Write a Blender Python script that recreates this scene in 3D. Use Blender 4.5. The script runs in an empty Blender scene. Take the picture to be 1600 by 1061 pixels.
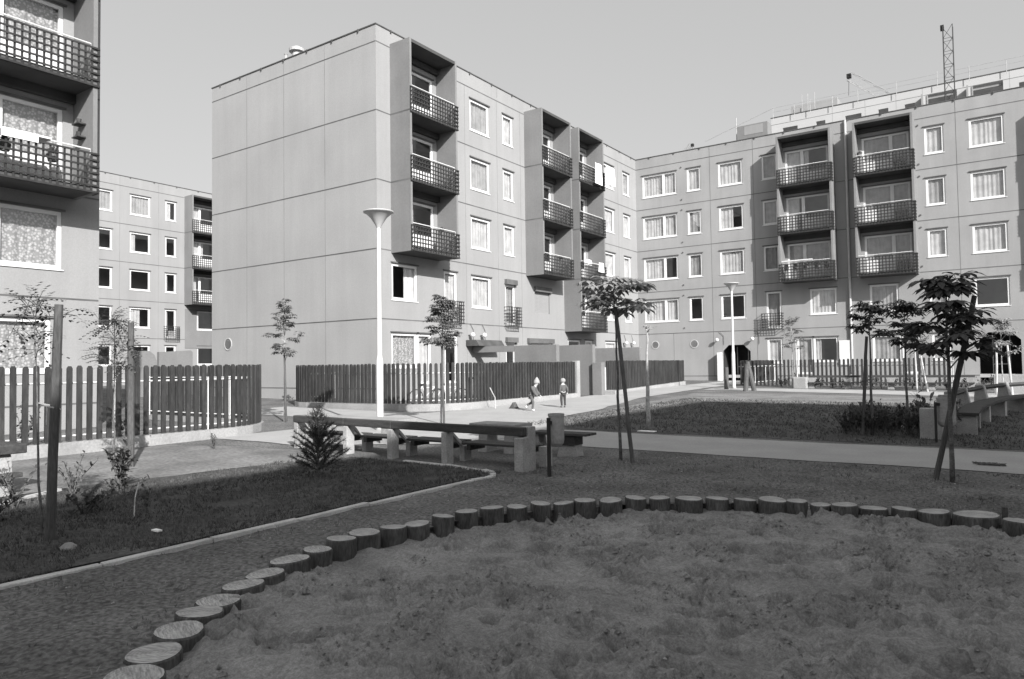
import bpy, bmesh, math, random
from mathutils import Vector, Matrix, noise
R = random.Random(7)
C = bpy.data.collections.new("courtyard"); bpy.context.scene.collection.children.link(C)
FH = (-0.57063, 0.82121)
H_EYE = 1.6

# ------------------------------------------------------------------ terrain
def rise(x, y):
    d = x*FH[0] + y*FH[1] - 14
    if d > 3: return 0.0142*d
    if d > -3: return 0.0142*(d+3)**2/12
    return 0.0

# ------------------------------------------------------------------ materials
def grey(v): return (v, v, v, 1)
def mat(name, v, rough=0.9, var=0.12, scale=3.0, bump=0.0, bscale=40.0, spec=0.3, fine=0.0, fscale=60.0, v2=None, stretch=None, streak=0):
    m = bpy.data.materials.new(name); m.use_nodes = True
    nt = m.node_tree; N = nt.nodes; L = nt.links
    b = N['Principled BSDF']; b.inputs['Roughness'].default_value = rough
    b.inputs['Specular IOR Level'].default_value = spec
    geo = N.new('ShaderNodeNewGeometry')
    src = geo.outputs['Position']
    if stretch:
        mp = N.new('ShaderNodeMapping'); mp.inputs['Scale'].default_value = stretch
        L.new(src, mp.inputs['Vector']); src = mp.outputs['Vector']
    n1 = N.new('ShaderNodeTexNoise'); n1.inputs['Scale'].default_value = scale; n1.inputs['Detail'].default_value = 5
    L.new(src, n1.inputs['Vector'])
    r = N.new('ShaderNodeValToRGB')
    lo = v*(1-var) if v2 is None else v; hi = v*(1+var) if v2 is None else v2
    r.color_ramp.elements[0].position = 0.3; r.color_ramp.elements[0].color = grey(lo)
    r.color_ramp.elements[1].position = 0.7; r.color_ramp.elements[1].color = grey(hi)
    L.new(n1.outputs['Fac'], r.inputs['Fac'])
    col = r.outputs['Color']
    if fine > 0:
        n2 = N.new('ShaderNodeTexNoise'); n2.inputs['Scale'].default_value = fscale; n2.inputs['Detail'].default_value = 3
        L.new(src, n2.inputs['Vector'])
        mr = N.new('ShaderNodeMapRange'); mr.inputs['From Min'].default_value = 0.3; mr.inputs['From Max'].default_value = 0.7
        mr.inputs['To Min'].default_value = 1-fine; mr.inputs['To Max'].default_value = 1+fine
        L.new(n2.outputs['Fac'], mr.inputs['Value'])
        mx = N.new('ShaderNodeVectorMath'); mx.operation = 'SCALE'
        L.new(col, mx.inputs[0]); L.new(mr.outputs['Result'], mx.inputs['Scale']); col = mx.outputs['Vector']
    if streak:
        mp2 = N.new('ShaderNodeMapping'); mp2.inputs['Scale'].default_value = (1.3, 1.3, .10); L.new(geo.outputs['Position'], mp2.inputs['Vector'])
        n3 = N.new('ShaderNodeTexNoise'); n3.inputs['Scale'].default_value = 1.6; n3.inputs['Detail'].default_value = 7; n3.inputs['Roughness'].default_value = .65
        L.new(mp2.outputs[0], n3.inputs['Vector'])
        mr2 = N.new('ShaderNodeMapRange'); mr2.inputs['From Min'].default_value = .35; mr2.inputs['From Max'].default_value = .6
        mr2.inputs['To Min'].default_value = 1-streak; mr2.inputs['To Max'].default_value = 1+streak*.4; L.new(n3.outputs['Fac'], mr2.inputs['Value'])
        mx2 = N.new('ShaderNodeVectorMath'); mx2.operation = 'SCALE'; L.new(col, mx2.inputs[0]); L.new(mr2.outputs['Result'], mx2.inputs['Scale']); col = mx2.outputs['Vector']
    L.new(col, b.inputs['Base Color'])
    if bump > 0:
        nb = N.new('ShaderNodeTexNoise'); nb.inputs['Scale'].default_value = bscale; nb.inputs['Detail'].default_value = 4
        L.new(src, nb.inputs['Vector'])
        bp = N.new('ShaderNodeBump'); bp.inputs['Strength'].default_value = 1.0; bp.inputs['Distance'].default_value = bump
        L.new(nb.outputs['Fac'], bp.inputs['Height']); L.new(bp.outputs['Normal'], b.inputs['Normal'])
    return m
M = {}
M['wall'] = mat('pale render on concrete', .250, .95, .05, .5, .002, 60, fine=.06, fscale=30, streak=.045)
M['wallE'] = mat('raw concrete panels with haze in tone', .40, .95, .05, .3)  # distance haze on the far block is put into the lighter tone
M['wallB'] = mat('render on end wall', .30, .95, .06, .4, .002, 60, fine=.06, fscale=30, streak=.04)
M['wallC'] = mat('grey render on concrete', .26, .95, .07, .5, .002, 60, fine=.06, fscale=30, streak=.05)
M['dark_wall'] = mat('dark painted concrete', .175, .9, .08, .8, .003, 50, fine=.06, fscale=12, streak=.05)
M['soffit'] = mat('shade-toned soffit', .06, .9, .2, 1)  # shade under the balcony slabs is put into this near-black colour
M['joint'] = mat('joint sealant', .10, .9, .3, 1.2)
M['joint_thin'] = mat('weathered joint', .18, .9, .25, 1.5)
M['coping'] = mat('dark metal coping', .07, .6, .3, 2)
M['white'] = mat('white gloss paint', .62, .45, .06, 2, spec=.5)
M['dirty_white'] = mat('dirty white paint', .6, .6, .15, 3)
M['sill'] = mat('grey sheet sill', .45, .5, .1, 3)
M['wood'] = mat('dark stained wood', .045, .75, .4, 6, .003, 60, fine=.3, fscale=30)
M['picket'] = mat('stained picket wood', .034, .8, .35, 4, .003, 50, fine=.25, fscale=25, stretch=(1, 1, .25))
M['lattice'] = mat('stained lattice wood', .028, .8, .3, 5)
M['beam'] = mat('bench beam wood', .05, .75, .35, 5, .004, 40, fine=.3, stretch=(.3, 3, 3))
M['concrete'] = mat('rough concrete', .30, .95, .2, 3, .008, 30, fine=.15, fscale=40)
M['footing'] = mat('fence footing concrete', .28, .95, .15, 1.5, .01, 18, fine=.12, fscale=25)
M['metal_dark'] = mat('black painted steel', .02, .5, .3, 4)
M['steel'] = mat('galvanised steel', .35, .5, .15, 5)
M['lamp_metal'] = mat('white lamp enamel', .55, .4, .06, 2, spec=.5)
M['lamp_shade'] = mat('grey lamp enamel', .38, .45, .06, 2, spec=.5)
M['bark'] = mat('young bark', .11, .95, .4, 12, .004, 60, fine=.3)
M['pale_bark'] = mat('pale bark', .33, .95, .3, 12, .004, 60, fine=.3)
M['stake'] = mat('grey weathered stake', .085, .95, .3, 5, .006, 30, fine=.25, stretch=(1, 1, .2))
M['pale_stake'] = mat('pale timber stake', .42, .9, .2, 5, .004, 30)
M['leaf'] = mat('leaf', .13, .55, .45, 3, spec=.5)
M['leaf_dark'] = mat('dark leaf', .065, .55, .4, 3, spec=.5)
M['leaf_pale_sun'] = mat('pale leaf with sun in tone', .30, .6, .4, 3, spec=.4)  # pale leaves; the brightness also stands in for sun on a shaded crown
for k_ in ('leaf', 'leaf_dark', 'leaf_pale_sun'):
    nt_ = M[k_].node_tree; pb = nt_.nodes['Principled BSDF']; tl = nt_.nodes.new('ShaderNodeBsdfTranslucent'); ms = nt_.nodes.new('ShaderNodeMixShader'); ms.inputs[0].default_value = .35
    nt_.links.new(pb.inputs['Base Color'].links[0].from_socket, tl.inputs['Color']); nt_.links.new(pb.outputs[0], ms.inputs[1]); nt_.links.new(tl.outputs[0], ms.inputs[2]); nt_.links.new(ms.outputs[0], nt_.nodes['Material Output'].inputs['Surface'])
M['needle'] = mat('pine needles', .035, .7, .4, 8)
M['grass'] = mat('grass blades', .075, .8, .5, 1.2)
M['weed'] = mat('dry grass blades', .19, .85, .5, 2)
M['lawn'] = mat('lawn turf', .062, .95, .35, 1.3, .02, 30, fine=.35, fscale=22)
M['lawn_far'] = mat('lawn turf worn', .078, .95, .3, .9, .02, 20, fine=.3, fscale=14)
M['lawn_sun_tone'] = mat('thin dry turf with sun in tone', .165, .95, .3, 1.1, .02, 20, fine=.3, fscale=14)  # dry turf; the paler tone also holds sunlight beyond the shadow edge
M['path'] = mat('gravelled path', .33, .95, .08, 1.2, .006, 60, fine=.10, fscale=30)
M['kerb'] = mat('kerb concrete', .46, .9, .2, 2.5, .005, 40, fine=.15)
M['sand'] = mat('damp sand', .19, .95, .18, 1.6, .03, 32, fine=.2, fscale=24)
M['log_side'] = mat('log bark side', .08, .95, .45, 10, .012, 40, fine=.35, stretch=(1, 1, .25))
M['pebble'] = mat('pebbles', .3, .9, .5, 6)
M['interior'] = mat('dim room plaster', .35, .95, .3, .6)
M['cloth_white'] = mat('white cloth', .8, .9, .05, 3)
M['coat'] = mat('grey coat', .10, .95, .15, 8)
M['coat_light'] = mat('grey jacket', .22, .95, .15, 8)
M['trousers'] = mat('dark trousers', .045, .95, .15, 8)
M['skin'] = mat('skin', .42, .6, .05, 5)
M['hair'] = mat('fair hair', .28, .8, .2, 30)
M['cap'] = mat('knitted cap', .30, .95, .1, 20)
M['shoe'] = mat('dark shoe', .03, .6, .1, 8)
M['shoe_white'] = mat('white shoe', .7, .6, .1, 8)
M['terracotta'] = mat('flower pot', .15, .9, .1, 8)
M['rubber'] = mat('rubber', .03, .7, .1, 8)
M['block'] = mat('grey block wall', .5, .95, .05, .5)

def ground_mat():
    m = bpy.data.materials.new('trodden earth with sparse grass'); m.use_nodes = True
    nt = m.node_tree; N = nt.nodes; L = nt.links; b = N['Principled BSDF']
    b.inputs['Roughness'].default_value = .95; b.inputs['Specular IOR Level'].default_value = .2
    geo = N.new('ShaderNodeNewGeometry')
    def nz(sc, det=5):
        n = N.new('ShaderNodeTexNoise'); n.inputs['Scale'].default_value = sc; n.inputs['Detail'].default_value = det
        L.new(geo.outputs['Position'], n.inputs['Vector']); return n.outputs['Fac']
    def ramp(f, a, b_, p=.35, q=.65):
        r = N.new('ShaderNodeValToRGB'); r.color_ramp.elements[0].position = p; r.color_ramp.elements[1].position = q
        r.color_ramp.elements[0].color = grey(a); r.color_ramp.elements[1].color = grey(b_)
        L.new(f, r.inputs['Fac']); return r.outputs['Color']
    big = ramp(nz(.9, 6), .095, .155)
    fine = ramp(nz(26, 5), .55, 1.45)
    spk = ramp(nz(75, 2), 1.0, 1.9, .66, .74)
    v = N.new('ShaderNodeVectorMath'); v.operation = 'MULTIPLY'; L.new(big, v.inputs[0]); L.new(fine, v.inputs[1])
    w = N.new('ShaderNodeVectorMath'); w.operation = 'MULTIPLY'; L.new(v.outputs[0], w.inputs[0]); L.new(spk, w.inputs[1])
    L.new(w.outputs[0], b.inputs['Base Color'])
    bp = N.new('ShaderNodeBump'); bp.inputs['Distance'].default_value = .02; bp.inputs['Strength'].default_value = 1
    L.new(nz(28, 5), bp.inputs['Height']); L.new(bp.outputs['Normal'], b.inputs['Normal'])
    return m
M['ground'] = ground_mat()

def log_top_mat():
    m = bpy.data.materials.new('sawn log end'); m.use_nodes = True
    nt = m.node_tree; N = nt.nodes; L = nt.links; b = N['Principled BSDF']
    b.inputs['Roughness'].default_value = .9
    tc = N.new('ShaderNodeTexCoord')
    nzd = N.new('ShaderNodeTexNoise'); nzd.inputs['Scale'].default_value = 5; nzd.inputs['Detail'].default_value = 4
    L.new(tc.outputs['Object'], nzd.inputs['Vector'])
    mp = N.new('ShaderNodeMapping'); mp.inputs['Scale'].default_value = (1, 8, 1)
    L.new(tc.outputs['Object'], mp.inputs['Vector'])
    st = N.new('ShaderNodeTexNoise'); st.inputs['Scale'].default_value = 14; st.inputs['Detail'].default_value = 4
    L.new(mp.outputs[0], st.inputs['Vector'])
    wv = N.new('ShaderNodeTexWave'); wv.wave_type = 'RINGS'; wv.rings_direction = 'Z'
    wv.inputs['Scale'].default_value = 14; wv.inputs['Distortion'].default_value = 2.5; wv.inputs['Detail'].default_value = 3
    L.new(tc.outputs['Object'], wv.inputs['Vector'])
    def ramp(f, a, b_, p=.3, q=.7):
        r = N.new('ShaderNodeValToRGB'); r.color_ramp.elements[0].position = p; r.color_ramp.elements[1].position = q
        r.color_ramp.elements[0].color = grey(a); r.color_ramp.elements[1].color = grey(b_)
        L.new(f, r.inputs['Fac']); return r.outputs['Color']
    a = ramp(nzd.outputs['Fac'], .32, .50); c = ramp(st.outputs['Fac'], .5, 1.2); d = ramp(wv.outputs['Fac'], .88, 1.05, 0, 1)
    v = N.new('ShaderNodeVectorMath'); v.operation = 'MULTIPLY'; L.new(a, v.inputs[0]); L.new(c, v.inputs[1])
    w = N.new('ShaderNodeVectorMath'); w.operation = 'MULTIPLY'; L.new(v.outputs[0], w.inputs[0]); L.new(d, w.inputs[1])
    L.new(w.outputs[0], b.inputs['Base Color'])
    bp = N.new('ShaderNodeBump'); bp.inputs['Distance'].default_value = .006
    L.new(st.outputs['Fac'], bp.inputs['Height']); L.new(bp.outputs['Normal'], b.inputs['Normal'])
    return m
M['log_top'] = log_top_mat()
def sand_mat(name, lo, hi):
    m = bpy.data.materials.new(name); m.use_nodes = True
    nt = m.node_tree; N = nt.nodes; L = nt.links; b = N['Principled BSDF']
    b.inputs['Roughness'].default_value = .95; b.inputs['Specular IOR Level'].default_value = .2
    geo = N.new('ShaderNodeNewGeometry')
    def nz(sc, det, rough=.5, dist=0):
        n = N.new('ShaderNodeTexNoise'); n.inputs['Scale'].default_value = sc; n.inputs['Detail'].default_value = det; n.inputs['Roughness'].default_value = rough; n.inputs['Distortion'].default_value = dist
        L.new(geo.outputs['Position'], n.inputs['Vector']); return n.outputs['Fac']
    def ramp(f, a, b_, p, q):
        r = N.new('ShaderNodeValToRGB'); r.color_ramp.elements[0].position = p; r.color_ramp.elements[1].position = q
        r.color_ramp.elements[0].color = grey(a); r.color_ramp.elements[1].color = grey(b_)
        L.new(f, r.inputs['Fac']); return r.outputs['Color']
    def mul(a, c):
        v = N.new('ShaderNodeVectorMath'); v.operation = 'MULTIPLY'; L.new(a, v.inputs[0]); L.new(c, v.inputs[1]); return v.outputs[0]
    col = ramp(nz(1.3, 6, .6), lo, hi, .35, .65)
    col = mul(col, ramp(nz(7, 8, .72, .6), .86, 1.06, .38, .55))
    col = mul(col, ramp(nz(34, 5, .7), .76, 1.18, .36, .62))
    col = mul(col, ramp(nz(95, 3, .6), .86, 1.14, .38, .6))
    L.new(col, b.inputs['Base Color'])
    bp = N.new('ShaderNodeBump'); bp.inputs['Distance'].default_value = .012; bp.inputs['Strength'].default_value = 1
    L.new(nz(45, 6, .6), bp.inputs['Height']); L.new(bp.outputs['Normal'], b.inputs['Normal'])
    return m
M['sand'] = sand_mat('damp churned sand', .185, .26)
M['clod'] = mat('damp sand clod', .18, .95, .6, 45)

def pane_mat():
    m = bpy.data.materials.new('window glass'); m.use_nodes = True
    nt = m.node_tree; N = nt.nodes; L = nt.links; N.remove(N['Principled BSDF'])
    out = N['Material Output']; t = N.new('ShaderNodeBsdfTransparent'); t.inputs['Color'].default_value = grey(.95)
    g = N.new('ShaderNodeBsdfGlossy'); g.inputs['Roughness'].default_value = .02; g.inputs['Color'].default_value = grey(.9)
    f = N.new('ShaderNodeLayerWeight'); f.inputs['Blend'].default_value = .5
    pw = N.new('ShaderNodeMath'); pw.operation = 'POWER'; pw.inputs[1].default_value = 4; L.new(f.outputs['Facing'], pw.inputs[0])
    ma = N.new('ShaderNodeMath'); ma.operation = 'MULTIPLY_ADD'; ma.inputs[1].default_value = .85; ma.inputs[2].default_value = .11
    L.new(pw.outputs[0], ma.inputs[0])
    mx = N.new('ShaderNodeMixShader'); L.new(ma.outputs[0], mx.inputs[0]); L.new(t.outputs[0], mx.inputs[1]); L.new(g.outputs[0], mx.inputs[2])
    L.new(mx.outputs[0], out.inputs['Surface']); return m
M['pane'] = pane_mat()
def curtain_mat(name, a, b_, kind):
    m = bpy.data.materials.new(name); m.use_nodes = True
    nt = m.node_tree; N = nt.nodes; L = nt.links; b = N['Principled BSDF']; b.inputs['Roughness'].default_value = .95
    tc = N.new('ShaderNodeNewGeometry')
    if kind == 'lace':
        t = N.new('ShaderNodeTexVoronoi'); t.inputs['Scale'].default_value = 15; L.new(tc.outputs['Position'], t.inputs['Vector']); o = t.outputs['Distance']
    else:
        t = N.new('ShaderNodeTexNoise'); t.inputs['Scale'].default_value = 2.5; t.inputs['Detail'].default_value = 3; L.new(tc.outputs['Position'], t.inputs['Vector']); o = t.outputs['Fac']
    r = N.new('ShaderNodeValToRGB'); r.color_ramp.elements[0].position = .25; r.color_ramp.elements[1].position = .6
    r.color_ramp.elements[0].color = grey(a); r.color_ramp.elements[1].color = grey(b_)
    L.new(o, r.inputs['Fac']); L.new(r.outputs['Color'], b.inputs['Base Color']); return m
M['curtain'] = curtain_mat('net curtain', .32, .45, 'n')
M['curtain_grey'] = curtain_mat('grey curtain', .20, .30, 'n')
M['curtain_lace'] = curtain_mat('lace curtain', .42, .20, 'lace')

# ------------------------------------------------------------------ mesh builder
class MB:
    def __init__(s): s.v = []; s.f = []; s.m = []; s.mi = 0
    def add(s, vs, fs):
        o = len(s.v); s.v += [tuple(p) for p in vs]
        s.f += [tuple(o+i for i in f) for f in fs]; s.m += [s.mi]*len(fs)
    def hexa(s, p):
        s.add(p, [(0, 3, 2, 1), (4, 5, 6, 7), (0, 1, 5, 4), (1, 2, 6, 5), (2, 3, 7, 6), (3, 0, 4, 7)])
    def box(s, x0, x1, y0, y1, z0, z1):
        s.hexa([(x0, y0, z0), (x1, y0, z0), (x1, y1, z0), (x0, y1, z0), (x0, y0, z1), (x1, y0, z1), (x1, y1, z1), (x0, y1, z1)])
    def tube(s, pts, rad, n=8, cap=True):
        pts = [Vector(p) for p in pts]
        if not hasattr(rad, '__len__'): rad = [rad]*len(pts)
        rings = []
        for i, p in enumerate(pts):
            d = (pts[min(i+1, len(pts)-1)] - pts[max(i-1, 0)]).normalized()
            a = Vector((0, 0, 1)) if abs(d.z) < .9 else Vector((1, 0, 0))
            u = d.cross(a).normalized(); w = d.cross(u)
            rings.append([p + (u*math.cos(2*math.pi*k/n) + w*math.sin(2*math.pi*k/n))*rad[i] for k in range(n)])
        vs = [q for r_ in rings for q in r_]; fs = []
        for i in range(len(pts)-1):
            for k in range(n):
                a = i*n+k; b = i*n+(k+1) % n
                fs.append((a, b, b+n, a+n))
        if cap: fs.append(tuple(range(n))[::-1]); fs.append(tuple((len(pts)-1)*n+k for k in range(n)))
        s.add(vs, fs)
    def lathe(s, cx, cy, prof, n=20):
        vs = []; fs = []
        for r_, z in prof:
            for k in range(n): vs.append((cx+r_*math.cos(2*math.pi*k/n), cy+r_*math.sin(2*math.pi*k/n), z))
        for i in range(len(prof)-1):
            for k in range(n):
                a = i*n+k; b = i*n+(k+1) % n; fs.append((a, b, b+n, a+n))
        s.add(vs, fs)
    def prism(s, poly, axis, a0, a1):
        # poly in the two other axes (in x,y,z order), extruded along axis
        def P(p, a):
            q = list(p); q.insert(axis, a); return tuple(q)
        n = len(poly); vs = [P(p, a0) for p in poly]+[P(p, a1) for p in poly]
        fs = [tuple(range(n))[::-1], tuple(range(n, 2*n))]+[(i, (i+1) % n, n+(i+1) % n, n+i) for i in range(n)]
        s.add(vs, fs)
    def mesh(s, name, mats, smooth=False, recalc=True):
        me = bpy.data.meshes.new(name); me.from_pydata(s.v, [], s.f)
        if not isinstance(mats, (list, tuple)): mats = [mats]
        for m_ in mats: me.materials.append(m_)
        if len(mats) > 1: me.polygons.foreach_set('material_index', s.m)
        if recalc:
            bm = bmesh.new(); bm.from_mesh(me); bmesh.ops.recalc_face_normals(bm, faces=bm.faces); bm.to_mesh(me); bm.free()
        if smooth: me.polygons.foreach_set('use_smooth', [True]*len(me.polygons))
        me.update(); return me
    def build(s, name, mats, parent=None, smooth=False, recalc=True, origin=None, bevel=0):
        if origin is not None:
            s.v = [(a-origin[0], b-origin[1], c-origin[2]) for a, b, c in s.v]
        o = bpy.data.objects.new(name, s.mesh(name, mats, smooth, recalc)); C.objects.link(o)
        if origin is not None: o.location = origin
        if parent is not None:
            o.parent = parent
            pl = world_loc(parent)
            if origin is None: o.location = (-pl[0], -pl[1], -pl[2])
            else: o.location = (origin[0]-pl[0], origin[1]-pl[1], origin[2]-pl[2])
        if bevel:
            b = o.modifiers.new('bevel', 'BEVEL'); b.width = bevel; b.segments = 2; b.limit_method = 'ANGLE'
        return o
def world_loc(o):
    p = Vector(o.location)
    while o.parent is not None: o = o.parent; p = p+Vector(o.location)
    return p
def tag(o, label=None, cat=None, group=None, kind=None):
    if label: o['label'] = label
    if cat: o['category'] = cat
    if group: o['group'] = group
    if kind: o['kind'] = kind
    return o
def empty(name, loc, label=None, cat=None, group=None):
    o = bpy.data.objects.new(name, None); o.empty_display_size = .3; o.location = loc; C.objects.link(o)
    return tag(o, label, cat, group)
def copy_tree(o, parent=None):
    c = o.copy(); C.objects.link(c); c.parent = parent
    for ch in [x for x in C.objects if x.parent == o]: copy_tree(ch, c)
    return c

# ------------------------------------------------------------------ facade frames
class Frame:
    # s along the wall, t outward, z up
    def __init__(f, kind, c): f.kind = kind; f.c = c
    def p(f, s, t, z):
        if f.kind == '+x': return (f.c+t, s, z)
        if f.kind == '-x': return (f.c-t, s, z)
        if f.kind == '-y': return (s, f.c-t, z)
        return (s, f.c+t, z)
    def box(f, mb, s0, s1, t0, t1, z0, z1):
        mb.hexa([f.p(s0, t0, z0), f.p(s1, t0, z0), f.p(s1, t1, z0), f.p(s0, t1, z0), f.p(s0, t0, z1), f.p(s1, t0, z1), f.p(s1, t1, z1), f.p(s0, t1, z1)])
    def quad(f, mb, s0, s1, t, z0, z1):
        mb.add([f.p(s0, t, z0), f.p(s1, t, z0), f.p(s1, t, z1), f.p(s0, t, z1)], [(0, 1, 2, 3)])

RD = .16  # reveal depth
def facade(fr, mb, s0, s1, z0, z1, ops):
    ss = sorted(set([s0, s1]+[v for o in ops for v in (o[0], o[1])])); zz = sorted(set([z0, z1]+[v for o in ops for v in (o[2], o[3])]))
    for i in range(len(ss)-1):
        for j in range(len(zz)-1):
            a = (ss[i]+ss[i+1])/2; b = (zz[j]+zz[j+1])/2
            if any(o[0] < a < o[1] and o[2] < b < o[3] for o in ops): continue
            fr.quad(mb, ss[i], ss[i+1], 0, zz[j], zz[j+1])
    for a, b, c, d, *_ in ops:
        P = fr.p
        mb.add([P(a, 0, c), P(b, 0, c), P(b, 0, d), P(a, 0, d), P(a, -RD, c), P(b, -RD, c), P(b, -RD, d), P(a, -RD, d)],
               [(0, 1, 5, 4), (1, 2, 6, 5), (2, 3, 7, 6), (3, 0, 4, 7)])

def window(bld, fr, a, b, c, d, kind='win', cur='net', name='window', detail=True):
    """white framed window with pane and curtain; built at opening a..b, c..d"""
    fw = .10
    m = MB(); t0, t1 = -.11, -.035
    fr.box(m, a, b, t0, t1, d-fw, d); fr.box(m, a, b, t0, t1, c, c+fw*1.1)
    fr.box(m, a, a+fw, t0, t1, c+fw*1.1, d-fw); fr.box(m, b-fw, b, t0, t1, c+fw*1.1, d-fw)
    if kind == 'dbl': 
        q = a+(b-a)*.62; fr.box(m, q-fw*.8, q+fw*.8, t0, t1-.004, c+fw*1.1, d-fw)
    if kind == 'glaze':
        q = a+(b-a)*.40; fr.box(m, q-.09, q+.09, t0, t1-.004, c+fw*1.1, d-fw); fr.box(m, q+.09, b-fw, t0, t1-.004, c+fw*1.1, c+.85)
    if kind == 'glaze2':
        q = a+(b-a)*.62; fr.box(m, q-.09, q+.09, t0, t1-.004, c+fw*1.1, d-fw); fr.box(m, a+fw, q-.09, t0, t1-.004, c+fw*1.1, c+.85)
    # outside sill, reveal strip, drip
    if kind not in ('door', 'glaze', 'glaze2'):
        fr.box(m, a-.04, b+.04, -.03, .035, c-.035, c-.003)
        # white rendered surround
    w = m.build(name, M['white'], bld)
    if detail:
        m = MB(); fr.box(m, a-.07, b+.07, .002, .05, d+.015, d+.065); m.build('drip_strip', M['joint'], w)
    if kind == 'win' and cur == 'open':
        # side hung sash standing ajar into the room
        m = MB(); fr.box(m, a+fw, a+fw+.05, -.75, -.12, c+.12, d-.1); m.build('sash', M['white'], w)
    else:
        m = MB(); fr.quad(m, a+fw, b-fw, -.07, c+fw*1.1, d-fw); m.build('pane', M['pane'], w, recalc=False)
    if cur in ('net', 'lace', 'grey', 'half', 'open'):
        m = MB(); x0, x1 = a+.02, b-.02
        if cur == 'open': x0 = a+(b-a)*.55
        if cur == 'half': x1 = a+(b-a)*R.choice((.45, .55, .3))
        n = max(10, int((x1-x0)/.045)); ph = R.random()*6
        vs = []; fs = []
        for i in range(n+1):
            s_ = x0+(x1-x0)*i/n; t_ = -.165+.013*math.sin(i*1.35+ph+.8*math.sin(i*.37))+.010*math.sin(i*.43+ph*2)
            vs += [fr.p(s_, t_, c+.02), fr.p(s_, t_, d)]
        fs = [(2*i, 2*i+2, 2*i+3, 2*i+1) for i in range(n)]
        m.add(vs, fs); m.build('curtain', M[{'net': 'curtain', 'lace': 'curtain_lace', 'grey': 'curtain_grey', 'half': 'curtain', 'open': 'curtain'}[cur]], w, recalc=False)
    return w

def joints(bld, fr, segs_h, segs_v, sm='joint_thin'):
    m = MB()
    for s0, s1, z in segs_h: fr.box(m, s0, s1, .001, .006, z-.022, z+.022)
    if m.v: m.build('panel_joint', M['joint'], bld)
    m = MB()
    for s, z0, z1 in segs_v: fr.box(m, s-.010, s+.010, .001, .005, z0, z1)
    if m.v: m.build('panel_seam', M[sm], bld)

DEP = 1.1
def loggia(bld, fr, s0, s1, levels, top, bot_extra=.1):
    """stack of balconies: side walls, slabs, lattice railings, handrails"""
    W = .11
    lg = empty('loggia', fr.p(s0, 0, levels[0])); pl = world_loc(bld); lg.location = Vector(lg.location)-pl; lg.parent = bld
    for a, b in ((s0, s0+W), (s1-W, s1)):
        zs = levels+[top]; m = MB()
        for i in range(len(levels)):
            fr.box(m, a, b, 0.0, DEP, zs[i]-(bot_extra if i == 0 else -.02), zs[i+1]-.02 if i < len(levels)-1 else top)
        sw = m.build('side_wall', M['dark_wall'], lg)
        for zz in levels[1:]:
            m = MB(); fr.box(m, a-.004, b+.004, .002, DEP+.004, zz-.03, zz+.03); m.build('wall_joint', M['joint'], lg)
    for i, z in enumerate(levels+[top-.07]):
        last = i == len(levels)
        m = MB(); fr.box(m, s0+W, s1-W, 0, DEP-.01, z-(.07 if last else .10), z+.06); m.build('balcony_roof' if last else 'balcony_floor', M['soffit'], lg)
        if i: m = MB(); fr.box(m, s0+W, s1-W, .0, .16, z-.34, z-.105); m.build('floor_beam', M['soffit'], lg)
    for z in levels:
        m = MB(); a, b = s0-.01, s1+.03; t = DEP+.012; z0 = z-.10; z1 = z+.95; bar = .048
        n = round((b-a)/.165)
        for i in range(n+1):
            q = a+(b-a-bar)*i/n; fr.box(m, q, q+bar, t, t+.022, z0, z1)
        k = 6
        for j in range(k+1):
            q = z0+(z1-z0-bar)*j/k; fr.box(m, a-.002, b+.002, t+.0225, t+.045, q, q+bar)
        # short return round the corner
        for q in (DEP-.12, DEP-.30): fr.box(m, s1+.005, s1+.028, q, q+bar, z0, z1)
        for j in range(k+1):
            q = z0+(z1-z0-bar)*j/k; fr.box(m, s1+.03, s1+.05, DEP-.32, DEP+.03, q, q+bar)
        r_ = m.build('lattice_railing', M['lattice'], lg)
        m = MB(); zz = z1+.10; tt = DEP-.07
        m.tube([fr.p(s0+W, tt, zz), fr.p(s1-W-.03, tt, zz), fr.p(s1-W-.03, tt, zz-.2)], .02, 6)
        m.build('handrail', M['dirty_white'], lg)
    return lg

def french_balcony(bld, fr, a, b, z):
    m = MB(); t = .30
    for i in range(8):
        q = a+(b-a-.035)*i/7; fr.box(m, q, q+.035, t, t+.02, z, z+1.0)
    for j in range(7):
        q = z+(1.0-.035)*j/6; fr.box(m, a-.002, b+.002, t+.021, t+.04, q, q+.035)
        fr.box(m, a-.024, a-.003, 0.005, t+.04, q, q+.035); fr.box(m, b+.003, b+.024, 0.005, t+.04, q, q+.035)
    m.build('balcony_grille', M['lattice'], bld)

XB = -20.59; YN = 20.31; YC = 44.64
Ls = [0.73, 3.53, 6.33, 9.13, 11.93, 14.73]; TOP = 15.41

def room_back(bld, fr, s0, s1, z0, z1, floors, mt='interior'):
    """dim rooms behind the facade: back wall and floor slabs"""
    m = MB(); fr.quad(m, s0, s1, -2.2, z0, z1)
    for z in floors: fr.box(m, s0, s1, -2.19, -RD-.02, z-.12, z+.05)
    m.build('room', M[mt], bld, recalc=False)

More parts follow.
